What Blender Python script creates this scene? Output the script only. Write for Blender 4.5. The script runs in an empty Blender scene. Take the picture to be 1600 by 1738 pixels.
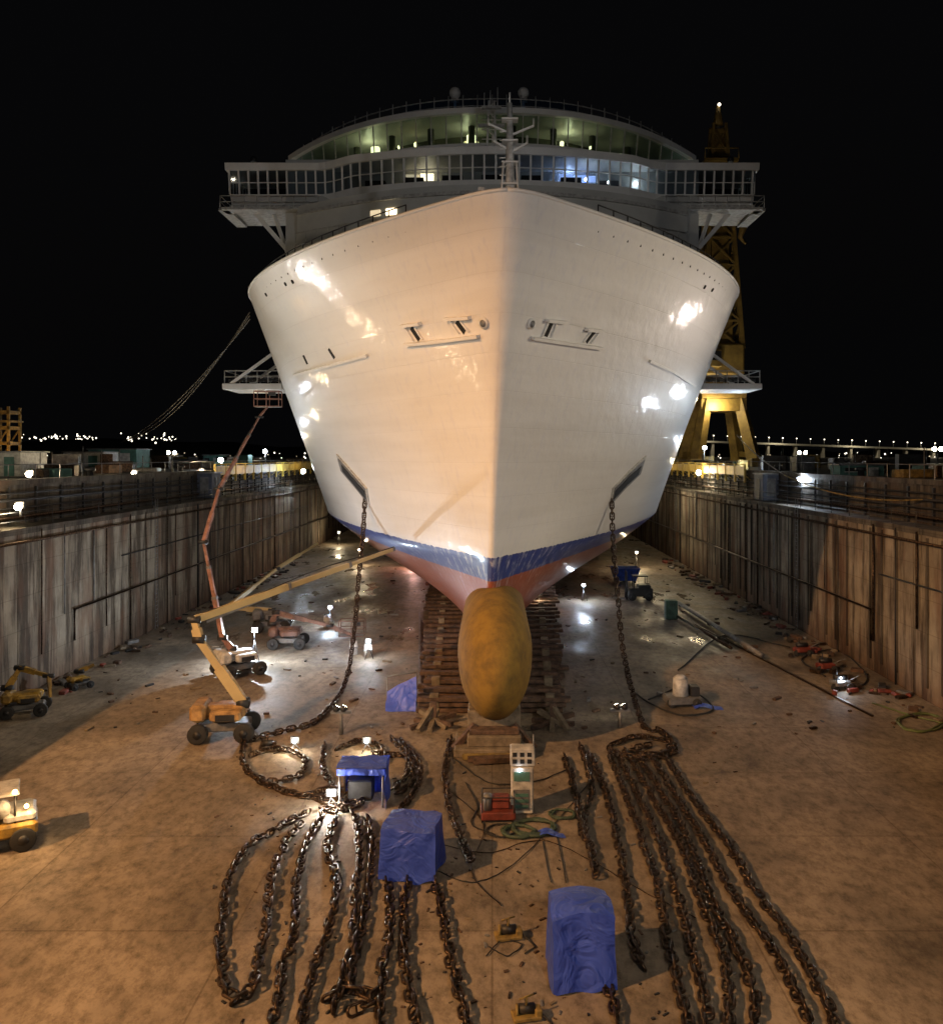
import bpy, math, random, bmesh
from mathutils import Vector, Matrix, noise
random.seed(7)
sc=bpy.context.scene
H=13.8; F=1400.0; CU=835.0; CV=775.0
QZ=12.2
XL=-27.0; XR=24.5
# ---- image coordinate helpers (turn image pixels into world positions) ----
def G(u,v,z=0.0):
    Y=(H-z)*F/(v-CV); return Vector(((u-CU)*Y/F,Y,z))
def P(u,v,Y):
    return Vector(((u-CU)*Y/F,Y,H-(v-CV)*Y/F))
# ---- materials ----
def newmat(name):
    m=bpy.data.materials.new(name); m.use_nodes=True
    return m,m.node_tree.nodes,m.node_tree.links,m.node_tree.nodes['Principled BSDF']
def mat(name,col,rough=0.6,metal=0.0,var=0.25,scale=1.5,bump=0.15,dirt=None):
    m,n,l,b=newmat(name)
    tc=n.new('ShaderNodeTexCoord'); ns=n.new('ShaderNodeTexNoise')
    ns.inputs['Scale'].default_value=scale; ns.inputs['Detail'].default_value=6; ns.inputs['Roughness'].default_value=.65
    l.new(tc.outputs['Object'],ns.inputs['Vector'])
    cr=n.new('ShaderNodeValToRGB')
    d=dirt if dirt else tuple(c*(1-var*1.6) for c in col)
    cr.color_ramp.elements[0].position=.35; cr.color_ramp.elements[1].position=.62
    cr.color_ramp.elements[0].color=(*d,1); cr.color_ramp.elements[1].color=(*col,1)
    l.new(ns.outputs['Fac'],cr.inputs['Fac']); l.new(cr.outputs['Color'],b.inputs['Base Color'])
    b.inputs['Roughness'].default_value=rough; b.inputs['Metallic'].default_value=metal
    if bump:
        bp=n.new('ShaderNodeBump'); bp.inputs['Strength'].default_value=bump; bp.inputs['Distance'].default_value=.05
        n2=n.new('ShaderNodeTexNoise'); n2.inputs['Scale'].default_value=scale*8; l.new(tc.outputs['Object'],n2.inputs['Vector'])
        l.new(n2.outputs['Fac'],bp.inputs['Height']); l.new(bp.outputs['Normal'],b.inputs['Normal'])
    return m
WHITE=mat('white_paint',(.7,.69,.66),.4,0,.08,.6,.05)
WHITE2=mat('white_paint_worn',(.5,.49,.46),.5,0,.3,3,.1)
SUPW=mat('superstructure_paint',(.5,.5,.47),.45,0,.1,.4,.05)
DARK=mat('dark_steel',(.03,.03,.032),.5,.3,.3,3)
BLACK=mat('black_recess',(.008,.008,.009),.8,0,.1,3,0)
RUST=mat('rusty_chain_steel',(.1,.066,.044),.28,.8,.5,6,.3,(.018,.013,.01))
YEL=mat('yellow_paint',(.42,.25,.03),.55,0,.4,2,.15,(.12,.075,.02))
YELD=mat('dirty_yellow_paint',(.26,.18,.05),.65,0,.4,3,.2,(.07,.05,.02))
YELC=mat('crane_yellow',(.36,.24,.06),.6,0,.35,.4,.1,(.16,.1,.03))
ORG=mat('amber_paint',(.42,.25,.09),.5,0,.4,2,.15,(.16,.09,.035))
RED=mat('red_paint',(.22,.045,.03),.6,0,.4,2)
PINK=mat('faded_red_paint',(.33,.16,.115),.5,0,.4,2)
TAN=mat('tan_boom_paint',(.45,.34,.16),.38,0,.1,.8,.03)
GREY=mat('grey_steel',(.2,.2,.2),.5,.3,.3,2)
GREEN=mat('green_paint',(.07,.15,.11),.6,0,.4,2)
TEAL=mat('teal_panel',(.08,.2,.17),.6,0,.3,1)
RUB=mat('rubber',(.02,.02,.02),.8,0,.2,5)
WOOD=mat('timber',(.12,.07,.045),.85,0,.5,3,.5,(.03,.018,.012))
CONCB=mat('block_concrete',(.2,.16,.11),.85,0,.4,2,.4,(.09,.07,.045))
BLUE=mat('blue_bin_paint',(.02,.06,.32),.45,0,.4,2)
KIOSK=mat('blue_grey_panel',(.07,.085,.12),.6)
def tarpmat():
    m,n,l,b=newmat('blue_tarpaulin')
    tc=n.new('ShaderNodeTexCoord'); ns=n.new('ShaderNodeTexNoise'); ns.inputs['Scale'].default_value=1.6; ns.inputs['Detail'].default_value=4
    l.new(tc.outputs['Object'],ns.inputs['Vector'])
    cr=n.new('ShaderNodeValToRGB'); cr.color_ramp.elements[0].color=(.03,.065,.42,1); cr.color_ramp.elements[1].color=(.045,.095,.56,1)
    cr.color_ramp.elements[0].position=.3;cr.color_ramp.elements[1].position=.65
    l.new(ns.outputs['Fac'],cr.inputs['Fac']); l.new(cr.outputs['Color'],b.inputs['Base Color'])
    b.inputs['Roughness'].default_value=.45
    n3=n.new('ShaderNodeTexNoise'); n3.inputs['Scale'].default_value=1.3; n3.inputs['Detail'].default_value=2.5; n3.inputs['Distortion'].default_value=1.6; l.new(tc.outputs['Object'],n3.inputs['Vector'])
    bp=n.new('ShaderNodeBump'); bp.inputs['Strength'].default_value=.8; bp.inputs['Distance'].default_value=.2
    l.new(n3.outputs['Fac'],bp.inputs['Height']); l.new(bp.outputs['Normal'],b.inputs['Normal'])
    return m
TARP=tarpmat()
def glassmat(name,tint,fac):
    m,n,l,b=newmat(name); out=n['Material Output']
    tr=n.new('ShaderNodeBsdfTransparent'); tr.inputs['Color'].default_value=(*tint,1)
    gl=n.new('ShaderNodeBsdfGlossy'); gl.inputs['Roughness'].default_value=.03
    mx=n.new('ShaderNodeMixShader'); mx.inputs[0].default_value=fac
    l.new(tr.outputs[0],mx.inputs[1]); l.new(gl.outputs[0],mx.inputs[2]); l.new(mx.outputs[0],out.inputs['Surface'])
    return m
GLASS=glassmat('bridge_glass',(.45,.52,.58),.12)
GLASSG=glassmat('lounge_glass',(.3,.44,.38),.14)
def emis(name,col,s):
    m,n,l,b=newmat(name); b.inputs['Base Color'].default_value=(*col,1)
    b.inputs['Emission Color'].default_value=(*col,1); b.inputs['Emission Strength'].default_value=s
    return m
E_WARM=emis('warm_lamp',(1,.8,.48),5)
E_SOFT=emis('dim_room_lamp',(1,.8,.5),.8)
E_WHITE=emis('white_lamp',(.85,.93,1),60)
E_FLOOD=emis('flood_globe',(1,.9,.68),70)
E_ORG=emis('orange_globe',(1,.5,.15),60)
E_CITY=emis('city_lamp',(1,.9,.72),3)
E_BLUE=emis('blue_screen',(.4,.55,1),1.2)

def hullmat():
    m,n,l,b=newmat('hull_paint')
    tc=n.new('ShaderNodeTexCoord'); uv=n.new('ShaderNodeUVMap'); uv.uv_map='UVMap'
    sep=n.new('ShaderNodeSeparateXYZ'); l.new(tc.outputs['Object'],sep.inputs[0])
    mp=n.new('ShaderNodeMapping'); mp.inputs['Scale'].default_value=(1.3,1.3,.16); mp.inputs['Rotation'].default_value=(0,.25,0); l.new(tc.outputs['Object'],mp.inputs[0])
    nz=n.new('ShaderNodeTexNoise'); nz.inputs['Scale'].default_value=2.2; nz.inputs['Detail'].default_value=8; nz.inputs['Roughness'].default_value=.7; l.new(mp.outputs[0],nz.inputs['Vector'])
    wob=n.new('ShaderNodeMath'); wob.operation='MULTIPLY_ADD'; l.new(nz.outputs['Fac'],wob.inputs[0]); wob.inputs[1].default_value=.3; l.new(sep.outputs['Z'],wob.inputs[2])
    ma=n.new('ShaderNodeMapRange'); ma.inputs['From Min'].default_value=0; ma.inputs['From Max'].default_value=30; l.new(wob.outputs[0],ma.inputs['Value'])
    cr=n.new('ShaderNodeValToRGB'); cr.color_ramp.interpolation='CONSTANT'
    e=cr.color_ramp.elements; e[0].position=0; e[0].color=(.27,.075,.04,1); e[1].position=7.4/30; e[1].color=(.028,.05,.22,1)
    x=e.new(8.7/30); x.color=(.71,.7,.68,1)
    l.new(ma.outputs[0],cr.inputs['Fac'])
    st=n.new('ShaderNodeValToRGB'); st.color_ramp.elements[0].position=.52; st.color_ramp.elements[1].position=.68
    st.color_ramp.elements[0].color=(0,0,0,1); st.color_ramp.elements[1].color=(.7,.7,.7,1); l.new(nz.outputs['Fac'],st.inputs['Fac'])
    lo=n.new('ShaderNodeMapRange'); lo.inputs['From Min'].default_value=4.5; lo.inputs['From Max'].default_value=8; l.new(sep.outputs['Z'],lo.inputs['Value'])
    ly=n.new('ShaderNodeMapRange'); ly.inputs['From Min'].default_value=60; ly.inputs['From Max'].default_value=42; ly.inputs['To Min'].default_value=.25; l.new(sep.outputs['Y'],ly.inputs['Value'])
    mul=n.new('ShaderNodeMath'); mul.operation='MULTIPLY'; l.new(st.outputs['Color'],mul.inputs[0]); l.new(lo.outputs[0],mul.inputs[1])
    mul2=n.new('ShaderNodeMath'); mul2.operation='MULTIPLY'; l.new(mul.outputs[0],mul2.inputs[0]); l.new(ly.outputs[0],mul2.inputs[1])
    mx=n.new('ShaderNodeMixRGB'); l.new(mul2.outputs[0],mx.inputs['Fac']); l.new(cr.outputs['Color'],mx.inputs[1]); mx.inputs[2].default_value=(.62,.62,.66,1)
    br=n.new('ShaderNodeTexBrick'); br.inputs['Scale'].default_value=1; br.inputs['Brick Width'].default_value=9; br.inputs['Row Height'].default_value=1.7
    br.inputs['Mortar Size'].default_value=.014; br.inputs['Mortar Smooth'].default_value=.5; br.inputs['Color1'].default_value=(1,1,1,1); br.inputs['Color2'].default_value=(.965,.965,.97,1); br.inputs['Mortar'].default_value=(.9,.89,.88,1)
    l.new(uv.outputs[0],br.inputs['Vector'])
    m2=n.new('ShaderNodeMixRGB'); m2.blend_type='MULTIPLY'; m2.inputs['Fac'].default_value=.9; l.new(mx.outputs[0],m2.inputs[1]); l.new(br.outputs['Color'],m2.inputs[2])
    n2=n.new('ShaderNodeTexNoise'); n2.inputs['Scale'].default_value=1; n2.inputs['Detail'].default_value=9; n2.inputs['Roughness'].default_value=.6
    mp2=n.new('ShaderNodeMapping'); mp2.inputs['Scale'].default_value=(.07,.8,1); l.new(uv.outputs[0],mp2.inputs[0]); l.new(mp2.outputs[0],n2.inputs['Vector'])
    c2=n.new('ShaderNodeValToRGB'); c2.color_ramp.elements[0].position=.3; c2.color_ramp.elements[0].color=(.89,.88,.865,1); c2.color_ramp.elements[1].position=.62; c2.color_ramp.elements[1].color=(1,1,1,1)
    l.new(n2.outputs['Fac'],c2.inputs['Fac'])
    m3=n.new('ShaderNodeMixRGB'); m3.blend_type='MULTIPLY'; m3.inputs['Fac'].default_value=1; l.new(m2.outputs[0],m3.inputs[1]); l.new(c2.outputs['Color'],m3.inputs[2])
    l.new(m3.outputs[0],b.inputs['Base Color'])
    b.inputs['Roughness'].default_value=.42
    b.inputs['Coat Weight'].default_value=.3; b.inputs['Coat Roughness'].default_value=.07
    n4=n.new('ShaderNodeTexNoise'); n4.inputs['Scale'].default_value=1.1; n4.inputs['Detail'].default_value=5; l.new(uv.outputs[0],n4.inputs['Vector'])
    ad=n.new('ShaderNodeMath'); ad.operation='MULTIPLY_ADD'; l.new(br.outputs['Fac'],ad.inputs[0]); ad.inputs[1].default_value=-.2; l.new(n4.outputs['Fac'],ad.inputs[2])
    bp=n.new('ShaderNodeBump'); bp.inputs['Strength'].default_value=.55; bp.inputs['Distance'].default_value=.07
    l.new(ad.outputs[0],bp.inputs['Height']); l.new(bp.outputs['Normal'],b.inputs['Normal']); l.new(bp.outputs['Normal'],b.inputs['Coat Normal'])
    return m
HULL=hullmat()
BULB=mat('ochre_primer',(.23,.135,.026),.8,0,.3,1.1,.4,(.13,.08,.022))
BULB.node_tree.nodes['Principled BSDF'].inputs['Specular IOR Level'].default_value=.2
def floormat():
    m,n,l,b=newmat('dock_floor_concrete')
    tc=n.new('ShaderNodeTexCoord')
    n1=n.new('ShaderNodeTexNoise'); n1.inputs['Scale'].default_value=.16; n1.inputs['Detail'].default_value=9; n1.inputs['Roughness'].default_value=.7; n1.inputs['Distortion'].default_value=.6
    l.new(tc.outputs['Object'],n1.inputs['Vector'])
    c1=n.new('ShaderNodeValToRGB'); e=c1.color_ramp.elements; e[0].position=.32; e[0].color=(.11,.09,.067,1); e[1].position=.66; e[1].color=(.34,.28,.21,1); x=e.new(.48); x.color=(.22,.18,.135,1)
    l.new(n1.outputs['Fac'],c1.inputs['Fac'])
    n2=n.new('ShaderNodeTexNoise'); n2.inputs['Scale'].default_value=2.3; n2.inputs['Detail'].default_value=10; n2.inputs['Roughness'].default_value=.78
    mp=n.new('ShaderNodeMapping'); mp.inputs['Scale'].default_value=(1,.6,1); mp.inputs['Rotation'].default_value=(0,0,.3); l.new(tc.outputs['Object'],mp.inputs[0]); l.new(mp.outputs[0],n2.inputs['Vector'])
    c2=n.new('ShaderNodeValToRGB'); c2.color_ramp.elements[0].position=.36; c2.color_ramp.elements[0].color=(.45,.42,.38,1); c2.color_ramp.elements[1].position=.56; c2.color_ramp.elements[1].color=(1.1,1.1,1.1,1)
    l.new(n2.outputs['Fac'],c2.inputs['Fac'])
    mx=n.new('ShaderNodeMixRGB'); mx.blend_type='MULTIPLY'; mx.inputs['Fac'].default_value=1; l.new(c1.outputs['Color'],mx.inputs[1]); l.new(c2.outputs['Color'],mx.inputs[2])
    br=n.new('ShaderNodeTexBrick'); br.inputs['Scale'].default_value=1; br.offset=0; br.inputs['Brick Width'].default_value=7.5; br.inputs['Row Height'].default_value=6; br.inputs['Mortar Size'].default_value=.03
    br.inputs['Color1'].default_value=(1,1,1,1); br.inputs['Color2'].default_value=(.86,.86,.86,1); br.inputs['Mortar'].default_value=(.55,.5,.45,1); l.new(tc.outputs['Object'],br.inputs['Vector'])
    m2=n.new('ShaderNodeMixRGB'); m2.blend_type='MULTIPLY'; m2.inputs['Fac'].default_value=.8; l.new(mx.outputs[0],m2.inputs[1]); l.new(br.outputs['Color'],m2.inputs[2])
    sep=n.new('ShaderNodeSeparateXYZ'); l.new(tc.outputs['Object'],sep.inputs[0])
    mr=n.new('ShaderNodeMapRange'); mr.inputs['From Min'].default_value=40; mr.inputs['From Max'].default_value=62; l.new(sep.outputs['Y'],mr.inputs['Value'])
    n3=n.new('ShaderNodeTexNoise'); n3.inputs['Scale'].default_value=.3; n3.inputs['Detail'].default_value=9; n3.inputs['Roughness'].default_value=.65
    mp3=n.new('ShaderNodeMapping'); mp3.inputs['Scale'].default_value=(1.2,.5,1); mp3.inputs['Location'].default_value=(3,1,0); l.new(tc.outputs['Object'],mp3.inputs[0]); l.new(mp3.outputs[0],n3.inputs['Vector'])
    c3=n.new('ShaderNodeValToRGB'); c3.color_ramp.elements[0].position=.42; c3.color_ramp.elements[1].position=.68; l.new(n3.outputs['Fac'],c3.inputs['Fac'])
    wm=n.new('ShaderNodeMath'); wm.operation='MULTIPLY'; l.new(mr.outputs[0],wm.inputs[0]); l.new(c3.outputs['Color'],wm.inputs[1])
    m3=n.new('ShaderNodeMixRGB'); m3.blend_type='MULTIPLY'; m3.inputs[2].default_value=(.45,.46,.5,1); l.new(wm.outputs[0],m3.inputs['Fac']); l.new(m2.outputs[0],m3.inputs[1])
    l.new(m3.outputs[0],b.inputs['Base Color'])
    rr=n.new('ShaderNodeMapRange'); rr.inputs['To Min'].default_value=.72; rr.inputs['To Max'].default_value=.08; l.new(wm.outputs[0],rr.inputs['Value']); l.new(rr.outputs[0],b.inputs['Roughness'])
    bp=n.new('ShaderNodeBump'); bp.inputs['Strength'].default_value=.3; bp.inputs['Distance'].default_value=.05; l.new(n2.outputs['Fac'],bp.inputs['Height']); l.new(bp.outputs['Normal'],b.inputs['Normal'])
    return m
FLOOR=floormat()
def wallmat(name,k=1.0):
    m,n,l,b=newmat(name)
    tc=n.new('ShaderNodeTexCoord')
    n0=n.new('ShaderNodeTexNoise'); n0.inputs['Scale'].default_value=.28; n0.inputs['Detail'].default_value=9; n0.inputs['Roughness'].default_value=.65; l.new(tc.outputs['Object'],n0.inputs['Vector'])
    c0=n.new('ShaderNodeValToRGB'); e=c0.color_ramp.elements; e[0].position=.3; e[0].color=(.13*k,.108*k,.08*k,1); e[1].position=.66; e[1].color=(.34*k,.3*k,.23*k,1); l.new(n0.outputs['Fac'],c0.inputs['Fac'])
    mp=n.new('ShaderNodeMapping'); mp.inputs['Scale'].default_value=(.5,.5,.05); l.new(tc.outputs['Object'],mp.inputs[0])
    n1=n.new('ShaderNodeTexNoise'); n1.inputs['Scale'].default_value=1.7; n1.inputs['Detail'].default_value=10; n1.inputs['Roughness'].default_value=.72; l.new(mp.outputs[0],n1.inputs['Vector'])
    c1=n.new('ShaderNodeValToRGB'); e=c1.color_ramp.elements; e[0].position=.43; e[0].color=(.16,.125,.095,1); e[1].position=.54; e[1].color=(1,1,1,1); l.new(n1.outputs['Fac'],c1.inputs['Fac'])
    mx=n.new('ShaderNodeMixRGB'); mx.blend_type='MULTIPLY'; mx.inputs['Fac'].default_value=.9; l.new(c0.outputs['Color'],mx.inputs[1]); l.new(c1.outputs['Color'],mx.inputs[2])
    n2=n.new('ShaderNodeTexNoise'); n2.inputs['Scale'].default_value=.9; n2.inputs['Detail'].default_value=8
    mp2=n.new('ShaderNodeMapping'); mp2.inputs['Scale'].default_value=(.6,.6,.2); mp2.inputs['Location'].default_value=(4,7,2); l.new(tc.outputs['Object'],mp2.inputs[0]); l.new(mp2.outputs[0],n2.inputs['Vector'])
    c2=n.new('ShaderNodeValToRGB'); c2.color_ramp.elements[0].position=.5; c2.color_ramp.elements[0].color=(0,0,0,1); c2.color_ramp.elements[1].position=.66; c2.color_ramp.elements[1].color=(.8,.8,.8,1); l.new(n2.outputs['Fac'],c2.inputs['Fac'])
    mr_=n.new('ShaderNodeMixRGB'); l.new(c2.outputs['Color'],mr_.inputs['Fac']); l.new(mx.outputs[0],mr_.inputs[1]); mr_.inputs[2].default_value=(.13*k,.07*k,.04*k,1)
    sep=n.new('ShaderNodeSeparateXYZ'); l.new(tc.outputs['Object'],sep.inputs[0])
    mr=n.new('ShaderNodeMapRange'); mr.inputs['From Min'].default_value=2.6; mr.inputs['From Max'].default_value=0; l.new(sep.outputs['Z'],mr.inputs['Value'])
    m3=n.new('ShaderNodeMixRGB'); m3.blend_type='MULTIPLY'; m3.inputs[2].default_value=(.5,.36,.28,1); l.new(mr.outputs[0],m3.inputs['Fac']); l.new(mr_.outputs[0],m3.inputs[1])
    wv=n.new('ShaderNodeMath'); wv.operation='FRACT'; dv=n.new('ShaderNodeMath'); dv.operation='DIVIDE'; dv.inputs[1].default_value=1.9; l.new(sep.outputs['Z'],dv.inputs[0]); l.new(dv.outputs[0],wv.inputs[0])
    lt=n.new('ShaderNodeMath'); lt.operation='LESS_THAN'; lt.inputs[1].default_value=.025; l.new(wv.outputs[0],lt.inputs[0])
    m4=n.new('ShaderNodeMixRGB'); m4.blend_type='MULTIPLY'; m4.inputs[2].default_value=(.75,.73,.7,1); l.new(lt.outputs[0],m4.inputs['Fac']); l.new(m3.outputs[0],m4.inputs[1])
    l.new(m4.outputs[0],b.inputs['Base Color']); b.inputs['Roughness'].default_value=.85
    bp=n.new('ShaderNodeBump'); bp.inputs['Strength'].default_value=.6; bp.inputs['Distance'].default_value=.08
    n5=n.new('ShaderNodeTexNoise'); n5.inputs['Scale'].default_value=2.5; n5.inputs['Detail'].default_value=8; l.new(tc.outputs['Object'],n5.inputs['Vector'])
    l.new(n5.outputs['Fac'],bp.inputs['Height']); l.new(bp.outputs['Normal'],b.inputs['Normal'])
    return m
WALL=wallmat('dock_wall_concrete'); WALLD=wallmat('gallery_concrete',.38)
QUAY=mat('quay_paving',(.09,.078,.06),.6,0,.4,.3,.3)
HILL=mat('hill_earth',(.02,.022,.018),1,0,.3,.01,0)

# ---- mesh builder ----
class MB:
    def __init__(s): s.v=[];s.f=[];s.m=[];s.ml=[];s.sm=[]
    def mi(s,mt):
        if mt not in s.ml: s.ml.append(mt)
        return s.ml.index(mt)
    def add(s,vs,fs,mt,smooth=False):
        o=len(s.v); s.v+= [tuple(v) for v in vs]; k=s.mi(mt)
        for f in fs: s.f.append([i+o for i in f]); s.m.append(k); s.sm.append(smooth)
    def box(s,c,sz,mt,rz=0,rx=0,ry=0,bev=0.0):
        c=Vector(c); R=Matrix.Rotation(rz,3,'Z')@Matrix.Rotation(rx,3,'X')@Matrix.Rotation(ry,3,'Y')
        h=[d/2 for d in sz]; b=min(bev,*[q*.9 for q in h]) if bev else 0
        if b<=0:
            vs=[c+R@Vector((x*h[0],y*h[1],z*h[2])) for x in(-1,1) for y in(-1,1) for z in(-1,1)]
            s.add(vs,[(0,1,3,2),(4,6,7,5),(0,4,5,1),(2,3,7,6),(0,2,6,4),(1,5,7,3)],mt)
        else:
            rings=[]
            for (z,i) in ((-h[2],b),(-h[2]+b,0),(h[2]-b,0),(h[2],b)):
                a,d=h[0]-i,h[1]-i
                rings.append([(-a+b,-d,z),(a-b,-d,z),(a,-d+b,z),(a,d-b,z),(a-b,d,z),(-a+b,d,z),(-a,d-b,z),(-a,-d+b,z)])
            vs=[c+R@Vector(p) for r in rings for p in r]; fs=[list(range(7,-1,-1)),list(range(24,32))]
            for k in range(3):
                for j in range(8): fs.append((k*8+j,k*8+(j+1)%8,(k+1)*8+(j+1)%8,(k+1)*8+j))
            s.add(vs,fs,mt)
    def beam(s,p1,p2,w,h,mt,w2=None,h2=None):
        p1=Vector(p1);p2=Vector(p2); d=(p2-p1).normalized(); up=Vector((0,0,1)) if abs(d.z)<.98 else Vector((0,1,0))
        sd=d.cross(up).normalized(); u=sd.cross(d); w2=w2 or w; h2=h2 or h
        vs=[p1+sd*(a*w/2)+u*(b*h/2) for a,b in((-1,-1),(1,-1),(1,1),(-1,1))]+[p2+sd*(a*w2/2)+u*(b*h2/2) for a,b in((-1,-1),(1,-1),(1,1),(-1,1))]
        s.add(vs,[(3,2,1,0),(4,5,6,7),(0,1,5,4),(1,2,6,5),(2,3,7,6),(3,0,4,7)],mt)
    def path(s,pts,r,mt,n=6,closed=False):
        pts=[Vector(p) for p in pts]; vs=[];fs=[]
        N=len(pts)
        for i,p in enumerate(pts):
            d=(pts[min(i+1,N-1)]-pts[max(i-1,0)]).normalized(); up=Vector((0,0,1)) if abs(d.z)<.95 else Vector((0,1,0))
            sd=d.cross(up).normalized(); u=sd.cross(d)
            rr=r[i] if isinstance(r,(list,tuple)) else r
            for k in range(n):
                a=2*math.pi*k/n; vs.append(p+sd*math.cos(a)*rr+u*math.sin(a)*rr)
        for i in range(N-1):
            for k in range(n): fs.append((i*n+k,i*n+(k+1)%n,(i+1)*n+(k+1)%n,(i+1)*n+k))
        fs.append(list(range(n-1,-1,-1))); fs.append([(N-1)*n+k for k in range(n)])
        s.add(vs,fs,mt,n>4)
    def tube(s,a,b,r,mt,n=8,r2=None): s.path([a,b],[r,r2 if r2 is not None else r],mt,n)
    def sphere(s,c,r,mt,sx=1,sy=1,sz=1,nu=14,nv=8):
        c=Vector(c); vs=[];fs=[]
        for j in range(nv+1):
            t=math.pi*j/nv
            for i in range(nu):
                a=2*math.pi*i/nu; vs.append(c+Vector((math.sin(t)*math.cos(a)*r*sx,math.sin(t)*math.sin(a)*r*sy,math.cos(t)*r*sz)))
        for j in range(nv):
            for i in range(nu): fs.append((j*nu+i,(j+1)*nu+i,(j+1)*nu+(i+1)%nu,j*nu+(i+1)%nu))
        s.add(vs,fs,mt,True)
    def wheel(s,c,r,w,ax,mt=None):
        c=Vector(c); ax=Vector(ax).normalized()
        s.path([c-ax*w/2,c-ax*w*.42,c+ax*w*.42,c+ax*w/2],[r*.85,r,r,r*.85],RUB,14)
        s.path([c-ax*w*.54,c+ax*w*.54],[r*.42,r*.42],DARK,10)
    def slab(s,fr,bk,z0,z1,mt,f0=0,f1=0):
        n=len(fr); vs=[]
        for i in range(n):
            vs+=[(fr[i][0],fr[i][1]-f0,z0),(fr[i][0],fr[i][1]-f1,z1),(bk[i][0],bk[i][1],z0),(bk[i][0],bk[i][1],z1)]
        fs=[]
        for i in range(n-1):
            a=i*4;b=a+4
            fs+=[(a,b,b+1,a+1),(a+1,b+1,b+3,a+3),(a+2,a+3,b+3,b+2),(a,a+2,b+2,b)]
        e=(n-1)*4; fs+=[(0,1,3,2),(e,e+2,e+3,e+1)]
        s.add(vs,fs,mt)
    def make(s,name,parent=None):
        me=bpy.data.meshes.new(name); me.from_pydata(s.v,[],s.f)
        for m in s.ml: me.materials.append(m)
        me.polygons.foreach_set('material_index',s.m); me.polygons.foreach_set('use_smooth',s.sm); me.update()
        o=bpy.data.objects.new(name,me); sc.collection.objects.link(o)
        if parent: o.parent=parent
        return o
def empty(name,loc=(0,0,0)):
    o=bpy.data.objects.new(name,None); sc.collection.objects.link(o); o.empty_display_size=.5; return o
def lamp(kind,name,loc,e,col,r=.3,target=None,ang=90,blend=.6,parent=None):
    d=bpy.data.lights.new(name,kind); d.energy=e; d.color=col
    if kind!='SUN': d.shadow_soft_size=r
    if kind=='SPOT': d.spot_size=math.radians(ang); d.spot_blend=blend
    o=bpy.data.objects.new(name,d); sc.collection.objects.link(o); o.location=loc
    if target is not None:
        o.rotation_euler=(Vector(target)-Vector(loc)).to_track_quat('-Z','Y').to_euler()
    if parent: o.parent=parent
    return o

# ================= HULL =================
BH=17.7; ZW=8.55; ZT=25.1; ZB=1.6
def stem(z):
    if z>=ZW: s=(z-ZW)/(ZT-ZW); return 42-7*s**1.05
    return 42+(ZW-z)*.5
def LL(z):
    if z>=ZW: s=(z-ZW)/(ZT-ZW); return 50-22.5*s**1.02
    k=(ZW-z)/(ZW-ZB); return 50+35*k
def rst(z):
    s=max(0,(z-ZW)/(ZT-ZW)); return .1+.8*s**1.8
def hb(y,z):
    d=y-stem(z)
    if d<=0: return 0.0
    t=min(1,d/LL(z)); r=rst(z)
    nose=r*math.sqrt(max(0,1-(1-min(1,d/r))**2))*max(0,1-t)**3
    if z>=ZW:
        s=(z-ZW)/(ZT-ZW); p=1.75+.16*s; f=1-(1-t)**p
        return min(BH,BH*f*(1-.02*(1-s))+nose*.8)
    k=(ZW-z)/(ZW-ZB); f1=1-(1-t)**1.75; f2=t*t*(3-2*t)
    kk=min(1,k*1.0)**1.15
    f=f1*(1-kk)+f2*kk
    q=max(0,(k-.55)/.45); f*=math.sqrt(1-.75*q*q)
    return BH*.98*f+nose*.8+.35*k
def off(y,z):
    s=min(1,max(0,(z-ZW)/(ZT-ZW))); return .65*s*math.exp(-max(0,y-35)/12)
def hullhit(u,v):
    Y=34.0
    while Y<200:
        X=(u-CU)/F*Y; Z=H-(v-CV)/F*Y
        if Z<ZT and hb(Y,Z)>=abs(X-off(Y,Z)) and Y>stem(Z): 
            return Vector((X,Y,Z)), (1 if X>off(Y,Z) else -1)
        Y+=.02
    return Vector(((u-CU)/F*60,60,15)),1
def hullnrm(p,sg):
    e=.15
    dy=(hb(p.y+e,p.z)-hb(p.y-e,p.z))/(2*e); dz=(hb(p.y,p.z+e)-hb(p.y,p.z-e))/(2*e)
    return Vector((sg,-dy,-dz)).normalized()
ship=empty('cruise_ship')
zs=[ZB+ (ZW-ZB)*i/9 for i in range(9)]+[ZW+(ZT-ZW)*i/26 for i in range(27)]
ts=[0]+[(i/34)**1.8 for i in range(1,35)]+[1.3,1.8,2.5,3.5,4.5]
verts=[];uvs=[];faces=[]
nz_=len(zs);nt=len(ts)
def hullside(sg):
    base=len(verts)
    for z in zs:
        arc=0;prev=None
        for i,t in enumerate(ts):
            y=stem(z)+t*LL(z)
            if t>1: y=stem(z)+LL(z)+(235-stem(z)-LL(z))*((t-1)/3.5)
            x=sg*hb(y,z)+off(y,z)
            p=Vector((x,y,z))
            if prev is not None: arc+=(p-prev).length
            prev=p; verts.append(p); uvs.append((arc*sg+(3 if sg>0 else 0),z+.1))
    for a in range(nz_-1):
        for b_ in range(nt-1):
            q=[base+a*nt+b_,base+a*nt+b_+1,base+(a+1)*nt+b_+1,base+(a+1)*nt+b_]
            faces.append(q if sg>0 else q[::-1])
hullside(-1); hullside(1)
me=bpy.data.meshes.new('hull'); me.from_pydata([tuple(v) for v in verts],[],faces)
ul=me.uv_layers.new(name='UVMap')
for lp in me.loops: ul.data[lp.index].uv=uvs[lp.vertex_index]
me.materials.append(HULL)
me.polygons.foreach_set('use_smooth',[True]*len(me.polygons))
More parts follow.
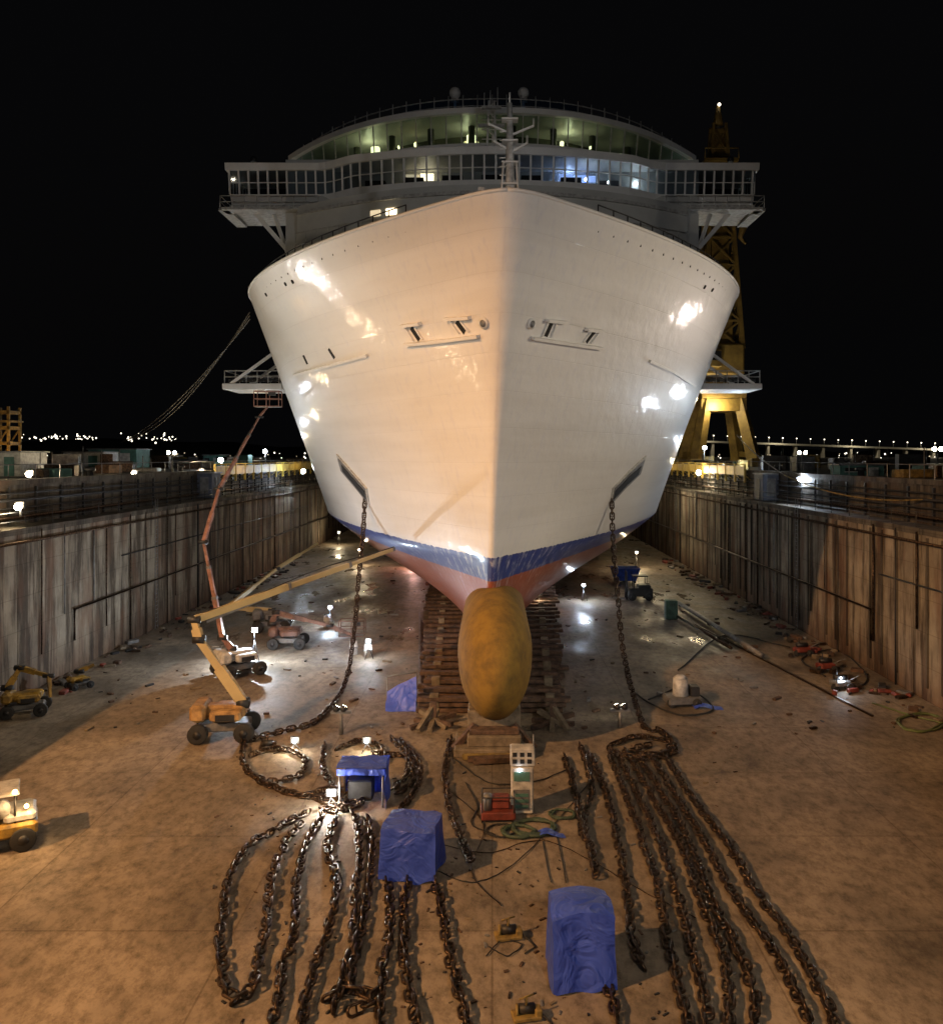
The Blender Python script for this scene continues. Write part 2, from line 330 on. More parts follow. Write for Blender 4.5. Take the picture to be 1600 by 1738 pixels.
bm=bmesh.new(); bm.from_mesh(me); bmesh.ops.remove_doubles(bm,verts=bm.verts,dist=.002); bm.to_mesh(me); bm.free()
ho=bpy.data.objects.new('hull',me); sc.collection.objects.link(ho); ho.parent=ship
mb=MB()
yd0=stem(24.0)+.5
ys=[yd0+ (i/40)**1.6*(235-yd0) for i in range(41)]
for i in range(40):
    y0,y1=ys[i],ys[i+1]; a=max(0,hb(y0,24.0)-.1);b=max(0,hb(y1,24.0)-.1)
    mb.add([(-a+off(y0,24),y0,24),(a+off(y0,24),y0,24),(b+off(y1,24),y1,24),(-b+off(y1,24),y1,24)],[(0,1,2,3)],GREEN)
for sg in(-1,1):
    pts=[]
    for i in range(36):
        y=stem(ZT)+ (i/35)**1.8*40; pts.append((sg*hb(y,ZT)+off(y,ZT),y,ZT+.03))
    mb.path(pts,.09,WHITE,6)
    rail=[(sg*max(0,hb(y,ZT)-.5)+off(y,ZT),y,ZT+.6) for y in [39+i*.9 for i in range(24)]]
    mb.path(rail,.035,DARK,5); mb.path([(x,y,z-.35) for x,y,z in rail],.03,DARK,5)
    for x,y,z in rail: mb.tube((x,y,z-1.3),(x,y,z),.035,DARK,5)
mb.add([(-BH,235,ZB+3),(BH,235,ZB+3),(BH,235,ZT),(-BH,235,ZT)],[(0,1,2,3)],WHITE)
bt=[]
for i in range(30):
    y=46+i*189/29; bt.append((hb(y,ZB),y))
for i in range(29):
    a,y0=bt[i];b,y1=bt[i+1]; mb.add([(-a,y0,ZB),(a,y0,ZB),(b,y1,ZB),(-b,y1,ZB)],[(0,3,2,1)],RED)
mb.make('decks',ship)
mb=MB(); vs=[];fs=[];n=40; rings=[0,.02,.06,.13,.23,.36,.52,.72,1,1.5,2.5,4.2]
for s_ in rings:
    y=36.4+s_*4.6; r=math.sqrt(max(0,1-(1-min(1,s_))**2)) if s_>0 else .001
    r=max(r,.001)
    for k in range(n):
        a=2*math.pi*k/n; zz=math.sin(a); xx=math.cos(a)
        wd=1.84*(1+.05*zz); x=math.copysign(abs(xx)**.93,xx)*wd*r
        z=4.0+zz*3.0*(.25+.75*r if s_<1 else 1)*(r**.35)
        vs.append((x+.14,y,z))
for j in range(len(rings)-1):
    for k in range(n): fs.append((j*n+k,j*n+(k+1)%n,(j+1)*n+(k+1)%n,(j+1)*n+k))
fs.append(list(range(n-1,-1,-1)))
mb.add(vs,fs,BULB,True)
mb.make('bulbous_bow',ship)
mb=MB()
def strip(pts,w,t,mt,lift=0.0):
    ps=[]
    for i in range(len(pts)-1):
        for k in range(7):
            a=k/7; ps.append((pts[i][0]*(1-a)+pts[i+1][0]*a,pts[i][1]*(1-a)+pts[i+1][1]*a))
    ps.append(pts[-1]); q=[]
    for u,v in ps:
        p,sg=hullhit(u,v); q.append((p,hullnrm(p,sg)))
    vs=[];fs=[]
    for i,(p,nn) in enumerate(q):
        d=(q[min(i+1,len(q)-1)][0]-q[max(i-1,0)][0]).normalized(); sd=d.cross(nn).normalized()
        for a,b in((-1,0),(1,0),(1,1),(-1,1)): vs.append(p+sd*(a*w/2)+nn*(lift-.25+b*(t+.25)))
    for i in range(len(q)-1):
        o=i*4
        for k in range(4): fs.append((o+k,o+(k+1)%4,o+4+(k+1)%4,o+4+k))
    fs.append((3,2,1,0)); e=(len(q)-1)*4; fs.append((e,e+1,e+2,e+3))
    mb.add(vs,fs,mt)
for pts in ([(690,584),(750,578),(815,570)],[(685,552),(716,548)],[(758,541),(800,538)],[(900,573),(960,582),(1018,590)],[(925,543),(957,546)],[(992,558),(1020,561)]):
    strip(pts,.15,.26,WHITE)
for pts in ([(698,556),(712,577)],[(775,545),(789,564)],[(935,548),(925,571)],[(1008,562),(994,580)],[(558,592),(568,608)],[(515,603),(522,618)]):
    strip(pts,.3,.03,BLACK)
for a,b in (((690,556),(703,578)),((706,556),(719,576)),((766,545),(780,566)),((783,544),(797,563)),((928,548),(918,571)),((943,548),(934,572)),((1001,562),(988,580)),((1015,563),(1001,582))):
    strip([a,b],.07,.12,WHITE)
for (u,v) in ((822,548),(900,549)):
    p,sg=hullhit(u,v); nn=hullnrm(p,sg); mb.path([p-nn*.1,p+nn*.12],[.28,.26],WHITE,16); mb.path([p+nn*.1,p+nn*.135],[.17,.17],GREY,16)
strip([(500,636),(560,620),(625,602)],.16,.16,WHITE); strip([(1100,612),(1140,630),(1178,655)],.16,.16,WHITE)
for pts in ([(576,784),(600,812),(626,843)],[(1090,788),(1062,815),(1036,843)]):
    strip(pts,1.5,.1,WHITE2)
    a,b,c=pts; s=1 if a[0]<800 else -1
    strip([(a[0]+3*s,a[1]+4),b,(c[0]-2*s,c[1]-3)],1.2,.14,GREY); strip([(a[0]+8*s,a[1]+9),b,(c[0]-3*s,c[1]-4)],.7,.17,BLACK)
for u,v in((485,482),(497,478),(452,500),(1195,487),(1208,492)): 
    p,sg=hullhit(u,v); nn=hullnrm(p,sg); mb.path([p-nn*.1,p+nn*.05],[.13,.13],BLACK,10)
mb.make('hull_fittings',ship)
mb=MB()
for sg in(-1,1):
    xo=sg*22.1; y0,y1=68,72.5; z=19.6
    mb.box((sg*19.8,(y0+y1)/2,z),(4.9,y1-y0,.5),WHITE,bev=.05)
    for yy in(y0+.2,y1-.2):
        mb.beam((sg*21.6,yy,z+.2),(sg*17.3,yy,z+3.3),.22,.22,WHITE)
        mb.path([(sg*22.1,yy,z+1.3),(sg*17.5,yy,z+1.3)],.05,WHITE2,5); mb.path([(sg*22.1,yy,z+.8),(sg*17.5,yy,z+.8)],.04,WHITE2,5)
        for k in range(6): mb.tube((sg*(22.1-k*.9),yy,z+.2),(sg*(22.1-k*.9),yy,z+1.3),.04,WHITE2,5)
    mb.path([(xo,y0+.2,z+1.3),(xo,y1-.2,z+1.3)],.05,WHITE2,5)
    for k in range(8): mb.beam((sg*(17.6+k*.6),y0+.6,z+.5),(sg*(17.9+k*.6),y1-.6,z+1.0),.2,.2,DARK)
mb.make('side_platforms',ship)
# ===== superstructure =====
mb=MB()
def lin(a,b,n): return [a+(b-a)*i/(n-1) for i in range(n)]
fw=[(x,62+5.5*(abs(x)/16)**2) for x in lin(-16.3,16.3,33)]; bk=[(x,75) for x,_ in fw]
mb.slab(fw,bk,24.02,27.4,SUPW)
fw2=[(x,y+.7) for x,y in fw]; mb.slab(fw2,bk,27.4,31.2,SUPW); fw3=[(x,y+1.3) for x,y in fw]; mb.slab(fw3,bk,31.2,34.7,SUPW)
mb.slab([(x,y-.35) for x,y in fw],[(x,y+.5) for x,y in fw],27.3,27.55,WHITE2); mb.slab([(x,y-.2) for x,y in fw2],[(x,y+.5) for x,y in fw2],31.1,31.35,WHITE2)
mb.slab([(x,y-.3) for x,y in fw3],[(x,y+.5) for x,y in fw3],33.9,34.15,WHITE2)
for zz,dy in((28.4,.3),(32.3,1.0)):
    mb.path([(x,y+dy-.3,zz) for x,y in fw],.035,WHITE2,5)
    for x,y in fw: mb.tube((x,y+dy-.3,zz-.9),(x,y+dy-.3,zz),.03,WHITE2,5)
for x,mt in((-7.9,E_WARM),(-9.2,E_SOFT)):
    y=63.3+5.5*(abs(x)/16)**2
    mb.box((x,y-.02,33.0),(.9,.12,.5),mt,rz=math.copysign(math.atan(11*abs(x)/256),x),bev=.03)
mb.box((0,151,31.5),(35,162,15),SUPW); mb.box((0,155,40.5),(31,145,3.6),SUPW)
for sg in(-1,1):
    for zz in(27.5,30.3,33.1,35.9): mb.box((sg*17.5,152,zz),(.12,156,1.3),BLACK)
    for k in range(52): mb.box((sg*17.55,74+k*3,31.7),(.3,.15,12),WHITE2)
    mb.beam((sg*20.5,70.8,34.9),(sg*17.3,70.8,31.2),.35,.35,WHITE); mb.beam((sg*18.8,70.8,34.9),(sg*17.3,72,30),.25,.25,WHITE)
    mb.box((sg*17.9,72,29.3),(1.0,2.2,2.2),WHITE,bev=.2); mb.box((sg*18.0,70.85,29.4),(.6,.08,1.2),BLACK)
mb.make('superstructure',ship)
mb=MB()
def FBy(x):
    a=abs(x)
    if a<10.5: return 66.3+1.7*(a/10.5)**2
    if a<14.5: t=(a-10.5)/4; return 68+ (1.9)*(t*t*(3-2*t))+.1*t
    return 70.0
xs=lin(-22.2,22.2,75)
fb=[(x,FBy(x)) for x in xs]; bb=[(x,FBy(x)+4.6) for x in xs]
mb.slab(fb,bb,35.1,36.05,WHITE,f0=-.5,f1=.05)
mb.slab([(x*1.012,y-.55) for x,y in fb],[(x*1.012,y+.4) for x,y in bb],37.95,38.5,WHITE,f1=.15)
mb.slab([(x,y-.2) for x,y in fb],[(x,y+.3) for x,y in bb],34.75,35.1,WHITE2)
mb.slab([(x,y-.2) for x,y in bb],bb,36.05,37.95,DARK)
vs=[]
for x,y in fb: vs+=[(x,y,36.05),(x,y-.3,37.95)]
mb.add(vs,[(2*i,2*i+2,2*i+3,2*i+1) for i in range(len(fb)-1)],GLASS)
for sg in(-1,1): mb.add([(sg*22.2,70,36.05),(sg*22.2,74.5,36.05),(sg*22.2,74.5,37.95),(sg*22.2,69.7,37.95)],[(0,1,2,3)],GLASS)
x=-22.2
while x<=22.25:
    y=FBy(x); mb.beam((x,y-.03,36.05),(x,y-.33,37.95),.15,.12,WHITE); x+=.93 if abs(x+.4)<11 else .81
mb.slab([(x,y-.22) for x,y in fb],[(x,y-.1) for x,y in fb],36.95,37.02,WHITE)
for sg in(-1,1):
    for yy in lin(70,74.5,6): mb.tube((sg*22.2,yy,36.05),(sg*22.2,yy-.15,37.95),.08,WHITE,5)
    mb.slab([(sg*a,68.9) for a in lin(14.5,22.6,6)],[(sg*a,70.2) for a in lin(14.5,22.6,6)],34.45,34.65,WHITE2)
    mb.box((sg*22.5,71.8,34.55),(.9,5,.2),WHITE2)
    for zz in(35.1,35.6): mb.path([(sg*14.5,68.9,zz),(sg*22.7,68.9,zz),(sg*22.7,74,zz)],.04,WHITE2,5)
    for a in lin(14.5,22.7,9): mb.tube((sg*a,68.9,34.6),(sg*a,68.9,35.6),.04,WHITE2,5)
    mb.tube((sg*20.5,71,38.5),(sg*20.5,71,39.2),.25,WHITE2,8); mb.sphere((sg*20.5,71,39.35),.3,DARK)
for u,v,mt in((725,285,E_WARM),(700,282,E_SOFT),(960,285,E_BLUE),(985,290,E_BLUE),(1000,296,E_BLUE),(1050,300,E_BLUE)):
    p=P(u,v,69.5); mb.box((p.x,FBy(p.x)+2.6,37.3),(1.1,.3,.5),mt)
for x in lin(-13,13,9): mb.box((x,FBy(x)+1.5,36.45),(1.7,.9,.75),DARK)
for u,v in((995,312),(1035,290),(1085,310)):
    p=P(u,v,68); mb.sphere((p.x,FBy(p.x)+1.1,36.6+.5*random.random()),.13,E_WHITE)
mb.make('navigation_bridge',ship)
mb=MB()
def LYy(x): return 71.5+11.5*(abs(x)/19.8)**2.3
xs=lin(-19.8,19.8,61); lf=[(x,LYy(x)) for x in xs]; lb=[(x*.8,LYy(x)+7) for x in xs]
mb.slab([(x,y+.3) for x,y in lf],lb,38.4,40.6,SUPW); mb.slab([(x*1.01,y-.4) for x,y in lf],lb,40.6,40.85,WHITE)
vs=[]
for x,y in lf: vs+=[(x,y,40.85),(x*1.01,y-.35,43.3)]
mb.add(vs,[(2*i,2*i+2,2*i+3,2*i+1) for i in range(60)],GLASSG)
for i in range(0,61,2):
    x,y=lf[i]; mb.beam((x,y-.03,40.85),(x*1.01,y-.38,43.3),.1,.1,WHITE2)
INT=mat('lounge_wall',(.12,.12,.085),.7,0,.5,.5,0,(.03,.03,.02))
mb.slab([(x*.85,y+4.5) for x,y in lf],[(x*.85,y+5) for x,y in lf],40.85,43.3,INT)
mb.slab([(x*1.025,y-.75) for x,y in lf],lb,43.3,43.75,WHITE,f1=.1)
for i in range(3,58,6):
    x,y=lf[i]; mb.tube((x*.93,y+2.2,40.85),(x*.93,y+2.2,43.3),.3,INT,8)
for u,v,s in((632,235,.8),(705,232,.3),(800,218,.8),(953,235,.35),(1005,242,.35),(675,228,.2),(1060,240,.2)):
    x=P(u,v,75).x; mb.box((x,LYy(x)+2.6,42.2),(s,.5,s*1.3),E_WARM,bev=.1)
    mb.box((x,LYy(x)+2.9,41.6),(s*1.8,.4,s*1.6),E_SOFT,bev=.1)
GB=glassmat('blue_windscreen',(.3,.5,.8),.15)
rf=[(x*.96,y+.3) for x,y in lf]
vs=[]
for x,y in rf: vs+=[(x,y,43.75),(x,y,44.9)]
mb.add(vs,[(2*i,2*i+2,2*i+3,2*i+1) for i in range(18,42)],GB)
mb.path([(x,y,44.95) for x,y in rf],.05,WHITE2,5); mb.path([(x,y,44.35) for x,y in rf],.03,WHITE2,5)
for i in range(61):
    x,y=rf[i]
    if i%2==0: mb.tube((x,y,43.7),(x,y,45.3),.05,WHITE2,5)
mb.box((0,84,44.6),(18,10,1.8),WHITE2,bev=.2)
mb.make('observation_lounge',ship)
for x in(-11.5,-2.2,7): lamp('POINT','lounge_lamp',(x,LYy(x)+2.4,42.6),70,(1,.8,.5),.3,parent=ship)
lamp('POINT','bridge_lamp',(6.5,70,37.5),130,(.5,.65,1),.2,parent=ship)
mb=MB()
for u in(772,888):
    p=P(u,158,76); mb.tube((p.x,76,43.7),(p.x,76,p.z-.3),.14,WHITE,8); mb.sphere(p,.52,WHITE); mb.box((p.x,76,p.z-.7),(.7,.7,.12),WHITE2)
MY=68.6; bx=P(834,200,MY).x
for dx in(-.42,.42): mb.tube((bx+dx,MY,38.4),(bx+dx*.5,MY,43.4),.09,WHITE,6)
for k in range(6):
    z=38.6+k*.8; s=1 if k%2 else -1; mb.tube((bx-s*.4,MY,z),(bx+s*.36,MY,z+.8),.05,WHITE,5); mb.tube((bx-.8,MY,z),(bx+.8,MY,z),.05,WHITE,5)
mb.box((bx,MY-.3,41.2),(2.2,.25,.25),WHITE2); mb.box((bx,MY-.3,42.7),(1.6,.25,.2),WHITE2)
for dx in(-.6,-.1,.5): mb.tube((bx+dx,MY,42.7),(bx+dx,MY,44.3+dx*.4),.035,WHITE,5)
for dx in(-3.5,2.5,6): mb.tube((dx,82,45),(dx,82,48),.05,WHITE2,5)
mb.make('radar_mast',ship)
mb=MB()
mx_=.82; my=38.3
mb.path([(mx_,my,24),(mx_,my,27.5),(mx_,my,30.2)],[.27,.2,.12],WHITE2,10)
mb.tube((mx_,my,30.2),(mx_,my,30.7),.04,WHITE,5)
for s,z,l_ in((1,29.0,1.1),(-1,29.1,1.0),(1,28.2,.8),(-1,28.3,.75)):
    mb.beam((mx_,my,z-.3),(mx_+s*l_,my,z+.15),.09,.09,WHITE); mb.tube((mx_+s*l_,my,z+.1),(mx_+s*l_,my,z+.5),.05,WHITE2,6)
for z in(26.4,27.4,28.4,29.4): mb.box((mx_,my-.05,z),(.75,.5,.07),WHITE)
for dx in(-.5,.5): mb.tube((mx_+dx,my-.3,24),(mx_+dx*.6,my-.2,27.4),.05,WHITE,5)
for k in range(10): mb.box((mx_-.33,my-.2,25.2+k*.4),(.3,.04,.04),WHITE)
for x,y,h in((-.9,38.2,1.7),(-.5,38.3,2.2),(1.9,38.6,2.0),(2.3,38.7,1.9),(2.7,38.9,1.6),(-1.4,38.8,1.6),(1.5,38.3,1.8)):
    mb.tube((x,y,24),(x,y,24+h),.08,WHITE2,6); mb.box((x,y,24+h),(.3,.25,.15),WHITE2)
mb.beam((1.5,38.4,26.1),(3.3,39.4,25.4),.08,.08,WHITE); mb.beam((-.4,38.3,26.1),(-1.7,39,25.3),.08,.08,WHITE)
for s in(-1,1):
    mb.box((s*4,46,24.5),(2.2,1.6,1),GREEN,bev=.1); mb.tube((s*4-1.3,45.6,24.9),(s*4+1.3,45.6,24.9),.45,WHITE2,12)
mb.make('foremast',ship)

# ================= DOCK =================
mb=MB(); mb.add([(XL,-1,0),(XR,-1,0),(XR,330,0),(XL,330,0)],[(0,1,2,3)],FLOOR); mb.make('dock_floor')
mb=MB(); W=4000
XLq=XL-1.8; XRq=XR+1.8
mb.add([(-W,-600,QZ),(XLq,-600,QZ),(XLq,W,QZ),(-W,W,QZ)],[(0,1,2,3)],QUAY)
mb.add([(XRq,-600,QZ),(W,-600,QZ),(W,W,QZ),(XRq,W,QZ)],[(0,1,2,3)],QUAY)
mb.add([(XLq,-600,QZ),(XRq,-600,QZ),(XRq,-1,QZ),(XLq,-1,QZ)],[(0,1,2,3)],QUAY)
mb.add([(XLq,330,QZ),(XRq,330,QZ),(XRq,W,QZ),(XLq,W,QZ)],[(0,1,2,3)],QUAY)
mb.make('ground')
LZ=9.6
for sg,X in((-1,XL),(1,XR)):
    mb=MB(); rnd=random.Random(3+sg)
    y=-1.0; w=12.0 if sg<0 else 7.0
    while y<330:
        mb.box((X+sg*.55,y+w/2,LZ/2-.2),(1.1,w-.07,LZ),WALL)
        if sg>0 and y<90:
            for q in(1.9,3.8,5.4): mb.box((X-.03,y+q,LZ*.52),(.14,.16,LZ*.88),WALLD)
        y+=w
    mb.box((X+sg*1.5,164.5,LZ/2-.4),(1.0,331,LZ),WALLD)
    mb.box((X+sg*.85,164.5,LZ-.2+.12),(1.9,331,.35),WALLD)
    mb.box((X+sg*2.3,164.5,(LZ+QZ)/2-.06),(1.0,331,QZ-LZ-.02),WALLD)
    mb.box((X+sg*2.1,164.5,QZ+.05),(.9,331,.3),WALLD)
    for zz,r_ in((10.15,.12),(10.7,.07),(11.2,.1),(11.6,.06)): mb.path([(X+sg*1.6,-1,zz),(X+sg*1.6,330,zz)],r_,RUST if r_>.1 else DARK,6)
    for j in range(110): mb.box((X+sg*1.7,1+j*3,10.8),(.14,.16,2.3),DARK)
    for j in range(40):
        yy=18+j*3.3+rnd.uniform(-1.6,1.6); r=rnd.choice((.035,.05,.08)); top=LZ-.1-rnd.choice((0,0,.6)); bot=rnd.choice((0,0,0,3.9,2))
        mb.tube((X-sg*.12,yy,bot),(X-sg*.12,yy,top),r,rnd.choice((DARK,GREY,RUST,RUST)),6)
    for yy in(33,66,110):
        for dx in(-.25,.25): mb.tube((X-sg*.18,yy+dx,0),(X-sg*.18,yy+dx,LZ+.8),.03,GREY,5)
        for q in range(30): mb.tube((X-sg*.18,yy-.25,.3+q*.32),(X-sg*.18,yy+.25,.3+q*.32),.02,GREY,4)
    mb.path([(X-sg*.2,53,2),(X-sg*.2,53,4),(X-sg*.2,200,4)],.08,RUST,6)
    mb.path([(X-sg*.15,20,8.9),(X-sg*.15,330,8.9)],.09,RUST,6)
    mb.path([(X-sg*.1,20,6.6),(X-sg*.1,52,6.4)] if sg>0 else [(X-sg*.1,60,6.6),(X-sg*.1,120,6.6)],.05,DARK,6)
    for zz in(LZ+.5,LZ+1.0): mb.path([(X+sg*.15,30,zz),(X+sg*.15,330,zz)],.025,DARK,4)
    for j in range(100): mb.tube((X+sg*.15,30+j*3,LZ),(X+sg*.15,30+j*3,LZ+1.0),.03,DARK,4)
    mb.path([(X+sg*2.3,20,QZ+1.1),(X+sg*2.3,330,QZ+1.1)],.03,GREY,4)
    for j in range(100): mb.tube((X+sg*2.3,20+j*3,QZ),(X+sg*2.3,20+j*3,QZ+1.1),.035,GREY,4)
    mb.make('dock_wall')
mb=MB(); mb.box((-1.2,-1.6,6.05),(56,1.2,12.1),WALL); mb.make('dock_wall')
mb=MB(); mb.box((-1.2,331,6.05),(56,2,12.1),WALL); mb.make('dock_gate')
for u,sg in((355,-1),(1300,1)):
    mb=MB(); X=(XL-1.0) if sg<0 else XR+1.0; Y=abs(X)*F/abs(u-CU)
    mb.box((X,Y,LZ+1.35),(1.5,2.6,2.4),KIOSK,bev=.06); mb.box((X,Y,LZ+2.6),(1.7,2.9,.12),GREY); mb.box((X-sg*.77,Y,LZ+1.2),(.05,.9,1.9),DARK)
    mb.box((X,Y-1.32,LZ+1.4),(.8,.05,1.6),GREY); mb.make('control_kiosk')
YELB=mat('barrier_yellow',(.5,.36,.06),.55,0,.4,1.5,.15,(.3,.2,.05))
for sg,X in((-1,XL-1.2),(1,XR+1.2)):
    mb=MB()
    for j in range(30):
        y=84+j*3.4; mb.box((X,y+1.6,12.35),(.12,3.2,.95),YELB); mb.box((X,y,12.1),(.2,.16,1.9),YELB); mb.beam((X,y,11.9),(X+sg*.9,y,11.2),.1,.1,YELB)
    mb.path([(X,84,13.0),(X,186,13.0)],.06,YELB,5)
    o=mb.make('quay_barrier')
    for y in(92,118,146): lamp('POINT','barrier_fill_light',(X-sg*2.5,y,14.0),360,(1,.75,.4),.2,parent=o)  # fill lights without fixtures, added to brighten the yellow barrier

# ---- keel blocks ----
mb=MB(); rnd=random.Random(5)
y=44.5;k=0
while y<215:
    w=3.7+ (y-44)*.06; w=min(w,8)
    for L_ in range(3):
        for s in(-1,1):
            mb.box((s*(w/2+.5)+rnd.uniform(-.2,.2),y+rnd.uniform(-.08,.08),.15+L_*.3),(w-.5+rnd.uniform(-.6,.5),.55-.08*(L_%2),.22),WOOD,rz=rnd.uniform(-.04,.04),bev=.03)
    for s in(-1,1):
        if k%2==0: mb.box((s*(w*.7+.5),y,.5),(.5,.5,1.0),CONCB,bev=.03)
    mb.box((.1,y,.75),(1.5,.9,1.5),CONCB,bev=.04)
    y+=1.75 if y<90 else 3.5; k+=1
mb.make('keel_blocks')
mb=MB()
mb.box((.1,39.0,.2),(3.7,2.6,.4),CONCB,bev=.05); mb.box((.1,39.0,.65),(2.5,2.0,.5),CONCB,bev=.05); mb.box((.1,39.1,1.0),(2.3,1.8,.2),WOOD,bev=.03)
mb.box((.1,40.2,1.3),(2.5,2.6,1.0),CONCB,bev=.05)
for s in(-1,1): mb.beam((.1+s*1.9,38.4,.2),(.1+s*.9,38.8,1.2),.25,.25,WOOD)
for i in range(4): mb.box((.1,37.9-i*.3,.12+.02*i),(3.4-.5*i,.22,.22),YELD if i==1 else WOOD,rz=.05*i)
mb.make('bulb_support_block')
for s in(-1,1):
    mb=MB(); c=Vector((s*2.9-.1+(.3 if s>0 else 0),42.2,0))
    for a,l_ in((.5,2.1),(-.6,2.0),(1.45,1.7),(2.5,1.5)):
        d=Vector((math.cos(a),math.sin(a),0)); mb.beam(c-d*l_*.6+Vector((0,0,.12)),c+d*l_*.6+Vector((0,0,.4+.1*a)),.24,.22,CONCB if a>1 else WOOD)
    mb.beam(c,c+Vector((0,.2,1.2)),.3,.3,WOOD); mb.beam(c+Vector((.7*s,-.9,.1)),c+Vector((0,.2,1.0)),.22,.22,CONCB); mb.make('timber_shore')

# ---- chains ----
def cat(pts,per=12):
    pts=[Vector(p) for p in pts]; P_=[pts[0]*2-pts[1]]+pts+[pts[-1]*2-pts[-2]]; o=[]
    for i in range(1,len(P_)-2):
        for k in range(per):
            t=k/per; a,b,c,d=P_[i-1],P_[i],P_[i+1],P_[i+2]
            o.append(.5*((2*b)+(c-a)*t+(2*a-5*b+4*c-d)*t*t+(3*b-a-3*c+d)*t**3))
    o.append(pts[-1]); return o
LKV=[];LKF=[]
def mklink():
    n=14;m=6;a=.13;b=.145;r=.052; path=[]
    for k in range(n):
        t=2*math.pi*k/n; path.append(Vector((math.cos(t)*b+math.copysign(a,math.cos(t)),math.sin(t)*b,0)))
    for k in range(n):
        d=(path[(k+1)%n]-path[k-1]).normalized(); sd=Vector((-d.y,d.x,0))
        for j in range(m):
            q=2*math.pi*j/m; LKV.append(path[k]+sd*math.cos(q)*r+Vector((0,0,math.sin(q)*r)))
    for k in range(n):
        for j in range(m): LKF.append((k*m+j,k*m+(j+1)%m,((k+1)%n)*m+(j+1)%m,((k+1)%n)*m+j))
    o=len(LKV)
    for y in(-.12,.12):
        for j in range(4):
            q=2*math.pi*j/4; LKV.append(Vector((math.cos(q)*.035,y,math.sin(q)*.035)))
    for j in range(4): LKF.append((o+j,o+(j+1)%4,o+4+(j+1)%4,o+4+j))
mklink()
def chain_into(mb,pts,sc_=1.0,wob=.05,free=False):
    c=cat(pts); pitch=.38*sc_; acc=0; pos=[c[0]]
    for a,b in zip(c[:-1],c[1:]):
        seg=(b-a).length; t=pitch-acc
        while t<=seg:
            pos.append(a.lerp(b,t/seg)); t+=pitch
        acc=(seg-(t-pitch))
    for i in range(len(pos)-1):
        p=pos[i]; d=(pos[i+1]-p)
        if d.length<1e-5: continue
        d.normalize(); up=Vector((0,0,1)) if abs(d.z)<.9 else Vector((0,1,0))
        sd=up.cross(d).normalized(); u=d.cross(sd)
        roll=(.3 if i%2 else .3+math.pi/2)+random.uniform(-.35,.35)
        M=Matrix((d,sd*math.cos(roll)+u*math.sin(roll),-sd*math.sin(roll)+u*math.cos(roll))).transposed()
        j=Vector((random.uniform(-wob,wob),random.uniform(-wob,wob),0)) if not free else Vector()
        mb.add([p+j+M@(v*sc_) for v in LKV],LKF,RUST,True)
ZC=.15
def gchain(uv,sc_=.86):
    mb=MB() 
    pts=[G(u,v,0)+Vector((0,0,ZC)) for u,v in uv]
    chain_into(mb,pts,sc_); mb.make('anchor_chain')
strands=[
 [(520,1385),(470,1412),(420,1445),(388,1500),(375,1580),(376,1655),(395,1703),(425,1692),(440,1640),(455,1560),(463,1490),(488,1430),(522,1392)],
 [(548,1388),(520,1440),(503,1510),(500,1580),(480,1650),(464,1742),(450,1850)],
 [(572,1388),(556,1440),(570,1500),(562,1570),(535,1650),(512,1742),(500,1850)],
 [(600,1388),(612,1450),(602,1530),(600,1600),(582,1670),(560,1742)],
 [(625,1395),(632,1460),(622,1530),(612,1590),(600,1640),(590,1700)],
 [(658,1505),(664,1580),(650,1650),(645,1742),(640,1850)],
 [(690,1505),(688,1580),(690,1660),(708,1742),(715,1850)],
 [(740,1505),(752,1570),(765,1640),(790,1742),(800,1850)],
 [(765,1258),(755,1320),(765,1385),(785,1430),(805,1475)],
 [(410,1262),(418,1310),(450,1335),(500,1352),(560,1362)],
 [(430,1285),(470,1275),(515,1290),(508,1320),(460,1332),(425,1320)],
 [(550,1268),(548,1310),(570,1350),(590,1378)],[(575,1275),(610,1262),(645,1272),(655,1300)],
 [(680,1262),(712,1300),(705,1345),(672,1385)],[(640,1285),(690,1290),(700,1330),(665,1360)],
 [(665,1258),(690,1285),(690,1320),(660,1350)],
 [(985,1270),(1005,1340),(990,1395),(1002,1450),(1012,1500)],[(958,1290),(975,1345),(985,1400),(995,1440)],
 [(1000,1285),(1030,1360),(1050,1440),(1062,1520),(1070,1600),(1100,1660)],
 [(1035,1285),(1065,1360),(1092,1440),(1118,1520),(1132,1600),(1150,1680),(1165,1742),(1185,1850)],
 [(1050,1290),(1090,1370),(1125,1450),(1150,1530),(1172,1610),(1190,1680),(1200,1742),(1215,1850)],
 [(1065,1285),(1115,1370),(1160,1450),(1185,1530),(1215,1600),(1235,1670),(1240,1742),(1250,1850)],
 [(1085,1290),(1135,1370),(1175,1450),(1205,1530),(1245,1610),(1275,1680),(1280,1742),(1290,1850)],
 [(1105,1290),(1150,1360),(1200,1440),(1240,1520),(1290,1590),(1330,1650),(1372,1742),(1410,1850)],
 [(1125,1285),(1175,1360),(1235,1440),(1275,1510),(1330,1585),(1375,1660),(1415,1742),(1460,1850)],
 [(1040,1268),(1080,1255),(1130,1262),(1145,1280),(1100,1292),(1050,1285),(1030,1272)],
 [(1100,1270),(1060,1280),(1120,1285),(1140,1268)],
 [(1035,1650),(1030,1680),(1040,1720),(1045,1760)],
 [(560,1700),(590,1690),(640,1700),(600,1725),(570,1735)],
 [(520,1355),(560,1345),(600,1350),(610,1370),(570,1380),(530,1372)],[(540,1362),(575,1372),(620,1360)],
]
for s in strands: gchain(s)
